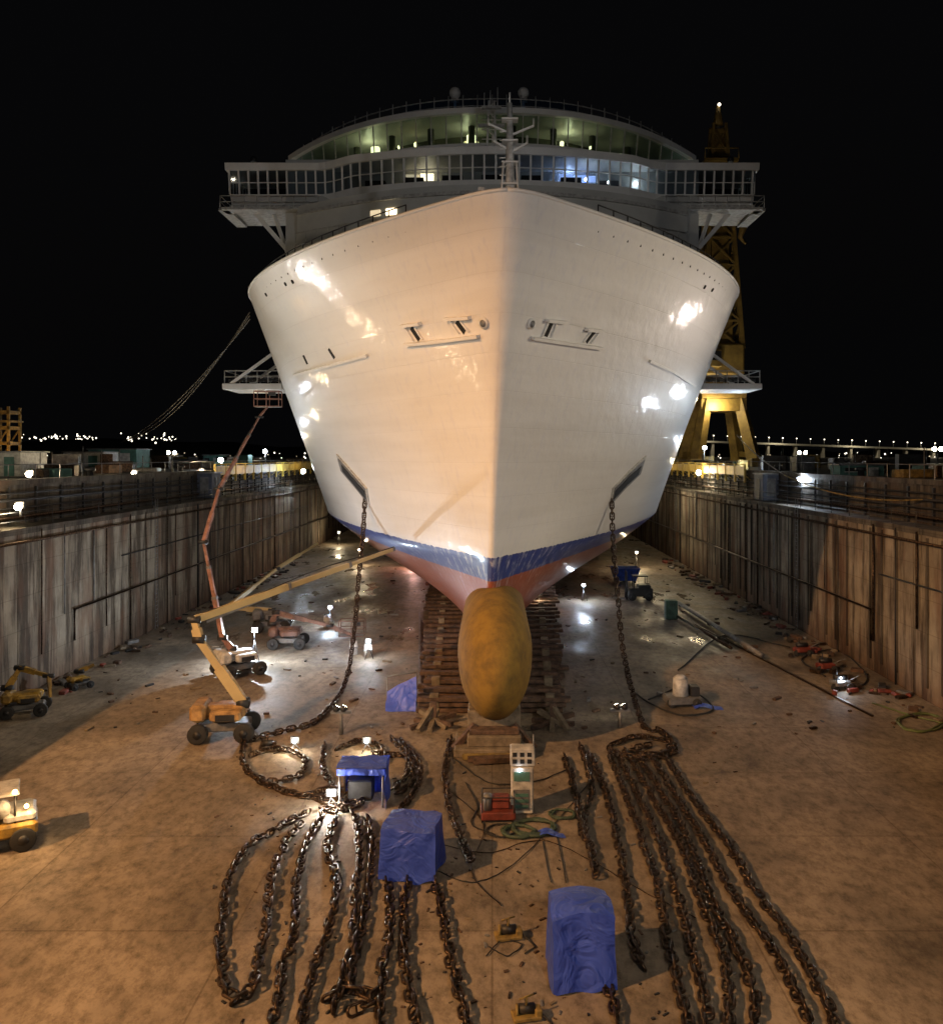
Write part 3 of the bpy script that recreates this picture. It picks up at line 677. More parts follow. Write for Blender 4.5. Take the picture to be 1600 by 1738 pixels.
for a in ([(620,848),(616,905),(608,990),(600,1080),(585,1160)],[(1037,848),(1040,920),(1048,1010),(1058,1110),(1068,1180)]):
    mb=MB(); p0,_=hullhit(*a[0]); g=G(*( (545,1222) if a[0][0]<800 else (1100,1240)))
    n=len(a); pts=[p0+Vector((0,-.2,0))]
    for i in range(1,n):
        v=a[i][1]; Y=p0.y+(g.y+3.0-p0.y)*( (i/(n))**1.5); pts.append(P(a[i][0],v,Y))
    tail=[(540,1225),(480,1245),(412,1263)] if a[0][0]<800 else [(1090,1232),(1120,1245),(1142,1265)]
    pts=[p for p in pts if p.z>.3]
    pts+=[G(u,v)+Vector((0,0,ZC)) for u,v in tail]
    chain_into(mb,pts,.95,0,True); mb.make('anchor_chain')

# ---- tarps ----
def tarpbox(c,w,d,h,rz,arch=0,seed=0,flare=.06,name='tarpaulin_covered_equipment',top_tilt=0):
    mb=MB(); N=28; c=Vector(c); R=Matrix.Rotation(rz,3,'Z')
    def disp(p,k=.1):
        q=Vector((p.x*1.1+seed,p.y*1.1,p.z*.6)); n_=noise.noise_vector(q)*k
        fold=.05*math.sin((p.x+p.y*.8)*5.5+seed+2*noise.noise(Vector((p.x,p.y,p.z*.5+seed))))*(1-p.z/h*.6)
        return n_+Vector((fold*.5,fold,0))+noise.noise_vector(q*3)*k*.2
    def add(fn):
        vs=[];fs=[]
        for i in range(N+1):
            for j in range(N+1):
                p=fn(i/N,j/N); f=1+flare*(1-p.z/h)**2; p=Vector((p.x*f,p.y*f,p.z)); vs.append(c+R@(p+disp(p)))
        for i in range(N):
            for j in range(N): fs.append([i*(N+1)+j,(i+1)*(N+1)+j,(i+1)*(N+1)+j+1,i*(N+1)+j+1])
        mb.add(vs,fs,TARP,True)
    def T_(x,y): return h-arch*(x/(w/2))**2-arch*.8*(abs(y/(d/2)))**2+top_tilt*x/w
    add(lambda a,b:Vector((-w/2+a*w,-d/2+b*d,T_(-w/2+a*w,-d/2+b*d)-.05*math.sin(a*3.14)*math.sin(b*3.14))))
    def wall(x,y,b):
        t=T_(x,y); ragged=.08*abs(math.sin(x*4+y*3+seed)); return Vector((x,y,ragged+(t-ragged)*b))
    add(lambda a,b:wall(-w/2+a*w,-d/2,b)); add(lambda a,b:wall(w/2-a*w,d/2,b)); add(lambda a,b:wall(w/2,-d/2+a*d,b)); add(lambda a,b:wall(-w/2,d/2-a*d,b))
    return mb.make(name)
g=G(696,1500); tarpbox((g.x,g.y+.85,0),1.72,1.6,1.7,-.14,.04,1,top_tilt=-.12)
g=G(990,1685); tarpbox((g.x,g.y+.75,0),1.62,1.45,2.1,.06,.14,5)
mb=MB(); g=G(612,1372); cx,cy=g.x,g.y+.7
for dx in(-.85,.85):
    for dy in(-.6,.6): mb.tube((cx+dx,cy+dy,0),(cx+dx,cy+dy,1.5),.04,GREY,6)
def sheet(fn,N=16,sd=0,k=.1):
    vs=[];fs=[]
    for i in range(N+1):
        for j in range(N+1):
            p=Vector(fn(i/N,j/N)); vs.append(p+noise.noise_vector(p*1.3+Vector((sd,0,0)))*k)
    for i in range(N):
        for j in range(N): fs.append((i*(N+1)+j,(i+1)*(N+1)+j,(i+1)*(N+1)+j+1,i*(N+1)+j+1))
    mb.add(vs,fs,TARP,True)
sheet(lambda a,b:(cx-.95+a*1.9,cy-.7+b*1.4,1.55-.12*math.sin(a*3.14)*math.sin(b*3.14)))
sheet(lambda a,b:(cx+.95+.05*math.sin(b*8),cy-.75+a*1.5,1.55*b+.03),sd=3)
sheet(lambda a,b:(cx-.95+a*1.9,cy-.72,1.3+.25*b),sd=5,k=.05)
sheet(lambda a,b:(cx-.95+a*1.9,cy+.72,.1+1.45*b),sd=8)
mb.box((cx-.1,cy+.1,.5),(1.0,.7,.8),DARK,bev=.05); mb.make('tarpaulin_canopy')
mb=MB(); g=G(688,1212)
sheet(lambda a,b:(g.x-1.1+a*1.6,g.y+.3+.5*b,.05+1.75*b*(.55+.45*a)),sd=11)
mb.tube((g.x+.5,g.y+.9,0),(g.x+.5,g.y+.9,2),.05,GREY,6); mb.tube((g.x-1.1,g.y+.9,0),(g.x-1.1,g.y+.9,1.8),.04,GREY,6); mb.tube((g.x-1.1,g.y+.9,1.8),(g.x+.5,g.y+.9,2),.04,GREY,6)
mb.make('tarpaulin_screen')

# ---- boom lifts ----
def lift(base,rz,arm,col,boomcol=None,basket=True,L=2.9,Wd=2.2,thick=.42,name='boom_lift'):
    mb=MB(); b=Vector(base); R=Matrix.Rotation(rz,3,'Z'); bc=boomcol or col; k=L/2.9
    T=lambda x,y,z:b+R@Vector((x,y,z*k))
    mb.box(T(0,0,.62),(L*.8,Wd*.5,.4*k),GREY,rz,bev=.05)
    for sx in(-1,1):
        for sy in(-1,1): mb.wheel(T(sx*L*.36,sy*Wd*.42,.46),.46*k,.34*k,R@Vector((0,1,0)),col)
        mb.beam(T(sx*L*.36,-Wd*.4,.5),T(sx*L*.36,Wd*.4,.5),.18,.18,DARK)
    mb.path([T(0,0,.8),T(0,0,1.0)],.55*k,DARK,14)
    mb.box(T(-.25*k,0,1.3),(L*.85,Wd*.36,.62*k),col,rz,bev=.12); mb.box(T(-L*.38,0,1.35),(L*.25,Wd*.8,.8*k),col,rz,bev=.14)
    mb.box(T(.2,-Wd*.34,1.25),(L*.5,Wd*.24,.5*k),col,rz,bev=.1); mb.box(T(.2,-Wd*.34-.28*k,1.2),(L*.3,.02,.3*k),DARK,rz)
    mb.box(T(.2,Wd*.34,1.25),(L*.5,Wd*.24,.5*k),col,rz,bev=.1)
    pts=[Vector(p) for p in arm]
    for i,(p,q) in enumerate(zip(pts[:-1],pts[1:])):
        th=thick*(1-.16*i); d=(q-p).normalized(); Lg=(q-p).length
        if Lg>6:   # telescopic sections
            for j,(a0,a1,f) in enumerate(((0,.42,1),(.4,.74,.78),(.72,1,.58))):
                mb.beam(p.lerp(q,a0),p.lerp(q,a1),th*.8*f,th*f,bc); mb.beam(p.lerp(q,a1)-d*.12,p.lerp(q,a1)+d*.06,th*.92*f,th*1.12*f,GREY)
        else:
            mid=p.lerp(q,.55); mb.beam(p,mid,th*.8,th,bc); mb.beam(mid-d*.3,q,th*.55,th*.7,bc)
        mb.path([p+Vector((-.28,0,0)),p+Vector((.28,0,0))],th*.55,DARK,10)
        if Lg>3: mb.beam(p.lerp(q,.05)+Vector((0,0,-th*.9)),p.lerp(q,.35)+Vector((0,0,-th*.4)),.12,.12,GREY)
        if Lg>6: mb.path([p.lerp(q,t/8)+Vector((0,0,th*.75-.12*math.sin(t))) for t in range(9)],.03,RUB,5)
    e=pts[-1]
    if basket:
        for z in(0,.55,1.1):
            mb.path([e+Vector((x,y,z)) for x,y in((-.9,-.45),(.9,-.45),(.9,.45),(-.9,.45),(-.9,-.45))],.035,bc,5)
        for x,y in((-.9,-.45),(.9,-.45),(.9,.45),(-.9,.45),(0,-.45),(0,.45)): mb.tube(e+Vector((x,y,0)),e+Vector((x,y,1.1)),.03,bc,5)
        mb.box(e+Vector((0,0,-.02)),(1.8,.9,.06),GREY); mb.box(e+Vector((.4,-.4,.9)),(.5,.2,.25),DARK)
    return mb.make(name)
b=G(372,1262); b.z=0; b.y+=.9
lift(b,.1,[b+Vector((.9,0,1.7)),P(338,1085,40.3),P(330,1052,40.3),P(668,932,50.5)],ORG,TAN,basket=False,L=3.0,thick=.5)
b2=G(405,1145); b2.z=0
lift(b2,.7,[b2+Vector((-.4,0,1.6)),P(378,1082,52),P(346,920,52),P(372,830,54.5),P(440,708,59),P(455,690,60.5)],WHITE2,PINK,thick=.4,L=2.8)
b3=G(462,1070); lift((b3.x,b3.y,0),.2,[(b3.x,b3.y,1.6),P(385,1032,66),P(470,965,70),P(540,922,74)],GREY,TAN,basket=False,thick=.38)
PINKD=mat('dull_red_lift_paint',(.2,.11,.085),.6,0,.4,2)
b4=G(490,1098); lift((b4.x,b4.y,0),.05,[(b4.x-1.2,b4.y,1.7),(b4.x-.9,b4.y,2.5),P(560,1062,60),P(598,1078,60)],PINKD,PINKD,thick=.4,L=2.6)
b5=G(45,1212); lift((b5.x,b5.y,0),.35,[(b5.x-1.0,b5.y,1.4),(b5.x-.5,b5.y+.3,2.4),(b5.x+1.1,b5.y+.2,2.0),(b5.x+1.3,b5.y,.9)],YEL,YEL,L=2.2,Wd=1.7,thick=.32,basket=False)
b6=G(135,1168); lift((b6.x,b6.y,0),.9,[(b6.x,b6.y,1.0),(b6.x+.7,b6.y+.4,1.3)],YEL,YEL,L=1.3,Wd=1.0,thick=.25,basket=False)
b=G(-42,1462); b.z=0; mb=MB(); R=Matrix.Rotation(.5,3,'Z'); T=lambda x,y,z:Vector((b.x,b.y+.9,0))+R@Vector((x,y,z))
mb.box(T(0,0,.75),(2.9,1.6,.5),YEL,.5,bev=.1)
for sx in(-1,1):
    for sy in(-1,1): mb.wheel(T(sx*1.0,sy*.72,.42),.42,.3,R@Vector((0,1,0)),YEL)
mb.box(T(-.7,0,1.35),(1.3,1.5,.75),YEL,.5,bev=.15); mb.box(T(.9,-.0,1.15),(1.0,1.4,.35),WHITE2,.5,bev=.1)
for x,y in((-.2,-.65),(-.2,.65),(.75,-.65),(.75,.65)): mb.tube(T(x,y,1.0),T(x,y,2.0),.045,DARK,6)
mb.box(T(.28,0,2.03),(1.2,1.5,.1),WHITE2,.5,bev=.03); mb.path([T(.3,-.35,1.5),T(.3,-.6,1.5)],.32,WHITE2,14); mb.box(T(.1,.1,1.35),(.5,.5,.5),DARK,.5,bev=.1)
mb.sphere(T(1.1,-.72,1.55),.07,E_ORG); mb.sphere(T(.75,-.7,2.1),.08,E_ORG)
vo=mb.make('utility_vehicle')
lamp('POINT','work_light_bulb',T(1.2,-1.1,1.9),140,(1,.62,.28),.1,parent=vo)

g=G(886,1385); mb=MB(); x,y=g.x,g.y+.4
mb.box((x,y,.95),(.85,.7,1.8),WHITE2,bev=.04); mb.box((x-.02,y-.36,.6),(.6,.03,.8),GREY)
for i in range(3): mb.box((x-.02,y-.385,.35+i*.22),(.5,.02,.12),TEAL)
mb.box((x+.02,y,2.2),(.95,.6,.7),WHITE2,bev=.04)
for i in range(3):
    for j in range(2): mb.box((x-.28+i*.28,y-.31,2.06+j*.26),(.17,.03,.16),BLACK)
mb.box((x-.02,y-.37,1.5),(.6,.03,.35),TEAL); mb.tube((x+.45,y,1.8),(x+.45,y,3),.03,GREY,5); mb.sphere((x-.1,y-.4,1.75),.04,E_WHITE)
mb.make('electrical_cabinet')
g=G(845,1398); mb=MB(); x,y=g.x,g.y+.5
mb.box((x,y,.25),(1.3,1.0,.3),RED,.05,bev=.04)
for dx in(-.6,.6):
    for dy in(-.45,.45): mb.tube((x+dx,y+dy,0),(x+dx,y+dy,.95),.025,DARK,5)
mb.path([(x+a,y+b_,.95) for a,b_ in((-.6,-.45),(.6,-.45),(.6,.45),(-.6,.45),(-.6,-.45))],.025,DARK,5)
mb.box((x+.1,y,.65),(.7,.5,.45),RED,bev=.05); mb.path([(x-.4,y-.2,.4),(x-.4,y-.2,1.0)],.16,GREY,10); mb.make('hydraulic_power_unit')
def hose(name,loops,col,r=.035):
    mb=MB()
    for uv in loops: mb.path([p+Vector((0,0,r+.01+.04*random.random())) for p in cat([G(u,v) for u,v in uv],8)],r,col,5)
    mb.make(name)
def coil(u,v,ru,n=3,sx=1.6):
    return [(u+ru*sx*math.cos(t*.7)*(.7+.3*random.random()),v+ru*.6*math.sin(t*.7)*(.7+.3*random.random())) for t in range(int(9*n))]
HG=mat('hose_dark_green',(.05,.08,.05))
hose('green_hose',[coil(905,1408,26,4),coil(880,1415,20,3)],HG,.06)
hose('green_hose',[coil(955,1385,15,2)],HG,.05)
hose('cable',[coil(850,1412,20,2),[(790,1330),(810,1370),(800,1400),(840,1420)],[(770,1290),(830,1330),(900,1330),(960,1310)]],RUB,.03)
hose('cable',[[(920,1425),(930,1480),(935,1500)],[(945,1420),(955,1470),(960,1500)],[(1000,1330),(940,1400),(870,1470),(800,1500),(740,1480)],[(830,1610),(860,1625),(885,1605),(850,1600),(825,1625)]],DARK,.02)
hose('cable',[[(700,1420),(820,1450),(930,1430),(1100,1520),(1180,1560)],[(760,1340),(820,1400),(800,1480),(850,1540)]],RUST,.02)
hose('hose',[[(1100,1190),(1160,1170),(1210,1205),(1150,1215),(1080,1180),(1060,1140)],[(1400,1150),(1360,1120),(1420,1105),(1470,1150),(1440,1180)],[(1150,1140),(1230,1080),(1340,1100)]],RUB,.05)
hose('hose',[coil(1560,1228,28,3),[(1480,1195),(1540,1215),(1600,1230)]],mat('old_green_hose',(.12,.16,.06)),.05)
mb=MB(); g=G(935,1420)
sheet(lambda a,b:(g.x-.5+a*1.0,g.y-.2+b*.45,.1+.1*math.sin(a*5)),sd=20); mb.make('blue_cloth')
mb=MB(); g=G(1200,1203); sheet(lambda a,b:(g.x-.8+a*1.6,g.y-.3+b*.6,.08+.08*math.sin(a*5)),sd=23); mb.make('blue_cloth')
def pump(u,v,col,s=1):
    g=G(u,v); mb=MB(); x,y=g.x,g.y
    mb.box((x,y,.08),(1.0*s,.6*s,.1),col,.2,bev=.02); mb.path([(x-.25*s,y,.32*s),(x+.3*s,y+.05,.32*s)],.17*s,DARK,12); mb.tube((x,y,.3*s),(x,y,.75*s),.035,col,6)
    mb.path([(x-.38*s,y,.3*s),(x-.28*s,y,.3*s)],.2*s,col,14); mb.tube((x-.25*s,y-.1,.75*s),(x+.25*s,y+.1,.75*s),.025,col,6); mb.box((x+.4*s,y,.25*s),(.25*s,.4*s,.3*s),col,.2,bev=.03)
    mb.path([(x+.4*s,y,.2),(x+.8*s,y-.2,.05),(x+1.0*s,y-.5,.04),(x+.6*s,y-.8,.04)],.025,RUB,5)
    mb.make('water_pump')
pump(862,1592,YELD,.75); pump(893,1728,YELD,.7); pump(568,1490,YELD,.35); pump(455,1270,RUST,.8)
g=G(1160,1200); mb=MB(); x,y=g.x,g.y+.4
mb.box((x,y,.35),(1.9,1.2,.4),GREY,.15,bev=.06); mb.path([(x-.1,y,.5),(x-.1,y,1.5)],[.45,.4],WHITE2,16); mb.path([(x-.1,y,1.5),(x-.1,y,1.65)],[.4,.2],WHITE2,16)
for s in(-1,1): mb.wheel((x+s*.7,y-.55,.25),.25,.15,(0,1,0))
mb.box((x+.65,y,.8),(.5,.7,.6),DARK,bev=.05); mb.path([(x-.9,y,.5),(x-1.2,y-.1,1.1),(x-.9,y,1.3)],.03,GREY,5); mb.make('pressure_washer')
g=G(1060,988); mb=MB(); x,y=g.x,g.y
vs=[]
for z,a,b_ in((.25,1.1,.8),(1.6,1.5,1.1)):
    vs+=[(x-a,y-b_,z),(x+a,y-b_,z),(x+a,y+b_,z),(x-a,y+b_,z)]
mb.add(vs,[(3,2,1,0),(0,1,5,4),(1,2,6,5),(2,3,7,6),(3,0,4,7)],BLUE)
mb.path([(x-1.5,y-1.1,1.6),(x+1.5,y-1.1,1.6),(x+1.5,y+1.1,1.6),(x-1.5,y+1.1,1.6),(x-1.5,y-1.1,1.6)],.06,BLUE,5)
for s in(-1,0,1): mb.beam((x+s*.9,y-1.0,.3),(x+s*1.1,y-1.13,1.55),.1,.1,BLUE); mb.box((x+s,y,.12),(.2,1.5,.24),DARK)
mb.make('waste_skip')
g=G(1085,1018); mb=MB(); x,y=g.x,g.y
mb.box((x,y,.8),(2.4,1.3,.8),DARK,bev=.1); mb.box((x+.4,y,1.3),(1.2,1.2,.4),DARK,bev=.1)
for s in(-1,1):
    for q in(-1,1): mb.wheel((x+s*.8,y+q*.6,.4),.4,.25,(0,1,0))
    mb.tube((x-1.3,y+s*.4,.1),(x-1.3,y+s*.4,2.8),.07,DARK,6); mb.box((x-1.9,y+s*.35,.15),(1.2,.12,.06),GREY)
for a,b_ in((-.6,-.5),(-.6,.5),(.6,-.5),(.6,.5)): mb.tube((x+a,y+b_,1.2),(x+a,y+b_,2.3),.04,DARK,5)
mb.box((x,y,2.33),(1.4,1.2,.08),DARK); mb.make('forklift')
mb=MB()
mb.tube(G(1150,1022,.4),G(1292,1112,.4),.18,GREY,10); mb.tube(G(1140,1040,.3),G(1240,1100,.3),.12,RUST,8); mb.box(G(1138,1050)+Vector((0,0,.8)),(1.0,.8,1.6),GREEN,bev=.06)
for t in(.1,.5,.9): mb.box(G(1150,1022).lerp(G(1292,1112),t)+Vector((0,0,.1)),(1.0,.3,.2),WOOD,.3)
mb.make('steel_pipes')
for u,v,c in((1360,1112,RED),(1400,1140,RED),(1425,1170,GREY)):
    g=G(u,v); mb=MB(); x,y=g.x,g.y
    mb.box((x,y,.4),(1.1,.7,.35),c,.3,bev=.08); mb.wheel((x-.45,y-.35,.22),.22,.13,(0,1,0)); mb.wheel((x+.45,y-.35,.22),.22,.13,(0,1,0)); mb.path([(x-.35,y,.7),(x+.4,y+.1,.7)],.17,DARK,12)
    mb.tube((x+.5,y,.5),(x+1.1,y-.2,.9),.03,GREY,5); mb.tube((x-.2,y,.8),(x-.2,y,1.2),.04,DARK,6)
    for q in range(3): mb.box((x+rnd.uniform(-1.5,1.5),y+rnd.uniform(-1.2,1),.15),(rnd.uniform(.3,.8),rnd.uniform(.2,.5),.25),rnd.choice((RED,DARK,RUST)),rnd.uniform(0,3),bev=.04)
    mb.make('air_compressor')
for u,v in((625,1115),(600,1110),(555,1065)):
    g=G(u,v); mb=MB(); mb.path([g,g+Vector((0,0,.9))],[.28,.28],WHITE2,12); mb.path([g+Vector((0,0,.9)),g+Vector((0,0,1.05))],[.2,.08],GREY,10); mb.box(g+Vector((0,-.05,.5)),(.62,.45,.06),GREY); mb.make('steel_drum')
mb=MB(); rnd=random.Random(11)
for i in range(700):
    if i<380: u=rnd.uniform(360,1250); v=rnd.uniform(1230,1735)
    else: u=rnd.uniform(150,1550); v=rnd.uniform(930,1250)
    g=G(u,v)
    if abs(g.x)>23.5: continue
    s=rnd.uniform(.02,.08) if i<380 else rnd.uniform(.04,.22)
    mb.box((g.x,g.y,s*.3),(s*rnd.uniform(1,3.5),s,s*.6),rnd.choice((DARK,RUST,WOOD,GREY,CONCB,WOOD)),rnd.uniform(0,3),bev=s*.1)
for i in range(260):
    sg=rnd.choice((-1,1)); yy=rnd.uniform(42,110); xx=(XL+rnd.uniform(.3,2.4)) if sg<0 else (XR-rnd.uniform(.3,2.4)); s=rnd.uniform(.12,.45)
    mb.box((xx,yy,s*.3),(s*rnd.uniform(1,3),s,s*.6),rnd.choice((DARK,RUST,WOOD,GREY,RED,CONCB,WOOD,DARK)),rnd.uniform(0,3),rx=rnd.uniform(-.3,.3),bev=s*.1)
mb.make('debris')
mb=MB()
mb.beam(G(1180,1060,.05),G(1480,1215,.05),.12,.1,RUST); mb.beam(G(712,1040,.1),G(712,1205,.1),.16,.2,GREY); mb.make('floor_rail')

# ---- quay lamps ----
COOL=(.75,.87,1); WARM=(1,.78,.46); SOD=(1,.55,.2)
def qlamp(u,v,Y,e,col,size=.22,em=None):
    p=P(u,v,Y); mb=MB(); e*=1.8
    if p.z>QZ+.6: mb.tube((p.x,p.y+.2,QZ),(p.x,p.y+.2,p.z+.1),.07,GREY,6)
    else: mb.tube((p.x,p.y+.2,p.z-.6),(p.x,p.y+.2,p.z+.1),.06,GREY,6)
    mb.box((p.x,p.y+.18,p.z+.1),(.55,.25,.4),DARK,bev=.04); mb.sphere((p.x,p.y-.05,p.z),size,em or E_FLOOD,nu=12,nv=8)
    o=mb.make('quay_floodlight'); lamp('POINT','lamp_bulb',(p.x,p.y-.5,p.z+.15),e,col,.25,parent=o)
for a in ((50,805,58,500,WARM),(32,860,47,300,WARM),(228,803,75,400,WARM),(342,800,84,500,WARM),(375,781,98,500,COOL),(450,766,125,600,COOL),(515,800,110,600,COOL),(448,797,105,400,WARM),
  (1195,760,130,600,COOL),(1247,795,100,800,COOL),(1357,815,70,800,COOL),(1508,824,62,500,SOD),(1185,802,100,400,WARM),(1120,815,105,400,WARM)):
    qlamp(*a,size=.2 if a[2]<90 else .3,em=E_ORG if a[4]==SOD else (E_WHITE if a[4]==COOL else E_FLOOD))
def flood(loc,tgt,e,col,ang,name='floodlight',r=.35,blend=.7,gz=QZ,s=.5):
    mb=MB(); loc=Vector(loc); tgt=Vector(tgt); d=(tgt-loc).normalized()
    mb.path([(loc.x,loc.y,gz),(loc.x,loc.y,loc.z-.3)],[.12,.07],GREY,8); mb.box((loc.x,loc.y,loc.z-.3),(1.0,.2,.12),GREY)
    for dx in(-s*.6,s*.6):
        c=loc+Vector((dx,0,0)); mb.path([c-d*.3,c-d*.1],[.1,.22],DARK,12); mb.path([c-d*.12,c-d*.08],[.19,.19],E_FLOOD,12)
    o=mb.make(name); lamp('SPOT','flood_bulb',loc+d*.3,e,col,r,tgt,ang,blend,parent=o)
flood((-31,80,14.2),(-14.5,72,16.5),1600,COOL,80)
flood((30,80,14.2),(14.5,72,16.5),1900,COOL,80)
flood((-44,-4,38),(-10,28,0),215000,(1,.5,.19),62,'floodlight_mast',.5)
flood((-22,-12,15.2),(-4,46,14),12500,(1,.9,.77),54,'floodlight_mast',.4)
flood((20,-12,15.2),(3,48,14.5),14500,(.95,.95,1),54,'floodlight_mast',.4)
flood((8,-8,22),(-1,25,0),13000,(1,.84,.66),56,'floodlight_mast',.5)  # added neutral fill from the front, keeps the tarps blue under sodium light
flood((-52,30,24),(XR,68,3),30000,(1,.82,.58),50,'floodlight_mast',.4)
flood((50,30,24),(XL,62,3),36000,(1,.82,.58),50,'floodlight_mast',.4)
flood((-7.5,41,1.4),(-4.5,50,9.5),900,COOL,75,'added_hull_uplight',.2,gz=0,s=.3)  # added cool uplight for the bluish glow on the lower left bow
flood((6.5,42,1.2),(4,50,8.5),250,(1,.8,.5),75,'added_hull_uplight',.2,gz=0,s=.3)  # weaker uplight added on the right as a counterpart
# quay floods whose glint shows in the glossy bow plating
for (u,v,e,col) in ((525,455,6000,(1,.97,.9)),(1165,540,5000,(1,.85,.78)),(735,795,2500,(.8,.92,1))):
    p,sg=hullhit(u,v); nn=hullnrm(p,sg); vd=(p-Vector((0,0,H))).normalized(); r=vd-2*vd.dot(nn)*nn
    Xw=XL-.8 if r.x<0 else XR+.8
    t=(Xw-p.x)/r.x; q=p+r*t
    if q.z>15 and r.z<-.02: t=(p.z-14.5)/-r.z; q=p+r*min(t,90)
    print('glint',u,v,[round(c,1) for c in q],[round(c,2) for c in r])
    if q.z>9 and q.z<40: flood(q,p,e,col,26,'floodlight',.35,gz=LZ if q.z<12.5 else QZ)
def wl(u,v,e,col,z=1.6,dy=-.3):  # several of these floor lamps are added at guessed light sources
    g=G(u,v); mb=MB(); x,y=g.x,g.y
    for a in(0,2.1,4.2): mb.tube((x+.35*math.cos(a),y+.35*math.sin(a),0),(x,y,z*.7),.025,DARK,5)
    mb.tube((x,y,z*.6),(x,y,z),.03,DARK,5); mb.box((x,y+.08,z),(.4,.12,.3),DARK); mb.sphere((x,y-.03,z),.1,E_WHITE,nu=10,nv=6)
    o=mb.make('work_light'); lamp('POINT','work_bulb',(x,y+dy,z),e,col,.12,parent=o)
wl(432,1125,2600,(.8,.9,1),2.2); wl(625,1118,300,(.85,.93,1),1.2); wl(560,1062,450,COOL,1.5); wl(990,1020,500,COOL,1.5); wl(610,960,600,WARM,2); wl(915,1035,150,WARM,1.5)
wl(500,1275,110,(1,.85,.6),.5); wl(622,1275,70,(1,.8,.5),.5); wl(562,1372,330,(1,.92,.8),.6); wl(1425,1170,60,COOL,.7); wl(700,965,600,(1,.55,.45),1.5)  # last one is an added reddish lamp that tints the underbody
wl(1080,965,450,WARM,2); wl(575,925,450,WARM,2)

# ---- crane ----
mb=MB(); cx=P(1218,700,150).x; cy=150
for sx in(-1,1):
    for sy in(-1,1):
        mb.beam((cx+sx*5.2,cy+sy*5,QZ),(cx+sx*2.9,cy+sy*3,24),1.7,2.0,YELC,1.3,1.6); mb.box((cx+sx*5.2,cy+sy*5,QZ+.6),(2.6,3,1.2),YELC,bev=.1)
    mb.beam((cx+sx*5.2,cy-5,QZ+2),(cx+sx*5.2,cy+5,QZ+2),.8,1,YELC)
for sy in(-1,1): mb.beam((cx-4,cy+sy*3.2,23),(cx+4,cy+sy*3.2,23),1.3,2.2,YELC)
mb.box((cx,cy,25),(8,8,1.6),YELC,bev=.1); mb.path([(cx,cy,25.5),(cx,cy,28)],[3,2.6],YELC,16)
mb.box((cx,cy+1,31),(7,11,5.5),YELC,bev=.3); mb.box((cx-2.2,cy-5.2,31),(2.4,2.4,3),YELC,bev=.1); mb.box((cx-2.2,cy-6.45,31.4),(2,.1,1.6),BLACK)
def tw(z): t=(z-33)/(74-33); return 3.4*(1-t)+1.1*t
zz=33
corners=((-1,-1),(1,-1),(1,1),(-1,1))
for sx,sy in corners: mb.beam((cx+sx*3.4,cy+sy*3.4,33),(cx+sx*1.1,cy+sy*1.1,74),.8,.8,YELC,.45,.45)
while zz<73:
    z2=min(74,zz+5); a,b_=tw(zz),tw(z2)
    for i in range(4):
        s,t=corners[i],corners[(i+1)%4]
        mb.beam((cx+s[0]*a,cy+s[1]*a,zz),(cx+t[0]*a,cy+t[1]*a,zz),.35,.35,YELC)
        mb.beam((cx+s[0]*a,cy+s[1]*a,zz),(cx+t[0]*b_,cy+t[1]*b_,z2),.3,.3,YELC); mb.beam((cx+t[0]*a,cy+t[1]*a,zz),(cx+s[0]*b_,cy+s[1]*b_,z2),.3,.3,YELC)
    mb.box((cx,cy,(zz+z2)/2),(a*1.2,a*1.2,5.2),YELC)
    zz+=5
mb.box((cx,cy,67),(6,5,.5),YELC); mb.path([(cx,cy,74),(cx,cy,78)],[1.0,.25],YELC,8); mb.sphere((cx,cy-.8,77.5),.3,E_CITY)
for s in(-1,1): mb.path([(cx+s*3,cy-2.5,67.2),(cx+s*3,cy-2.5,69),(cx-s*3,cy-2.5,69)],.12,YELC,5)
jb=[(cx+1,cy+4,34),(cx+6,cy+34,58)]
mb.beam(jb[0],jb[1],2.2,2.2,YELC,1,1); mb.tube((cx,cy,77),jb[1],.12,DARK,5)
mb.tube((cx+3.4,cy-4,66),(cx+3.4,cy-4,57),.08,DARK,5); mb.path([(cx+3.4,cy-4,57),(cx+3.6,cy-4,55),(cx+2.8,cy-4,52.5),(cx+3.9,cy-4,51.5)],[.6,.8,.4,.3],YELC,8)
co_=mb.make('portal_crane')
lamp('SPOT','crane_flood',(cx-18,cy-40,QZ+2),6500,(1,.78,.45),.4,(cx,cy,45),75,parent=co_)
lamp('POINT','crane_leg_lamp',P(1215,690,144.5),1800,(1,.85,.5),.5,parent=co_)
mb=MB(); p=P(8,760,75); X0=p.x
for sx in(-1,1):
    for sy in(-1,1): mb.beam((X0+sx*.9,75+sy*.9,QZ),(X0+sx*.9,75+sy*.9,18.3),.2,.2,YELD)
for z in(13.6,15,16.4,17.8): 
    for s in(-1,1): mb.beam((X0-1,75+s*.9,z),(X0+1,75+s*.9,z),.16,.3,YELD); mb.beam((X0+s*.9,74,z),(X0+s*.9,76,z),.16,.3,YELD)
for s in(-1,1): mb.beam((X0-.9,75+s*.9,13.6),(X0+.9,75+s*.9,16.4),.1,.1,YELD)
mb.box((X0,75,17),(2.2,2.2,.15),YELD); to=mb.make('access_tower')
lamp('POINT','lamp_bulb',(X0+2.5,72,14.5),350,SOD,.2,parent=to)
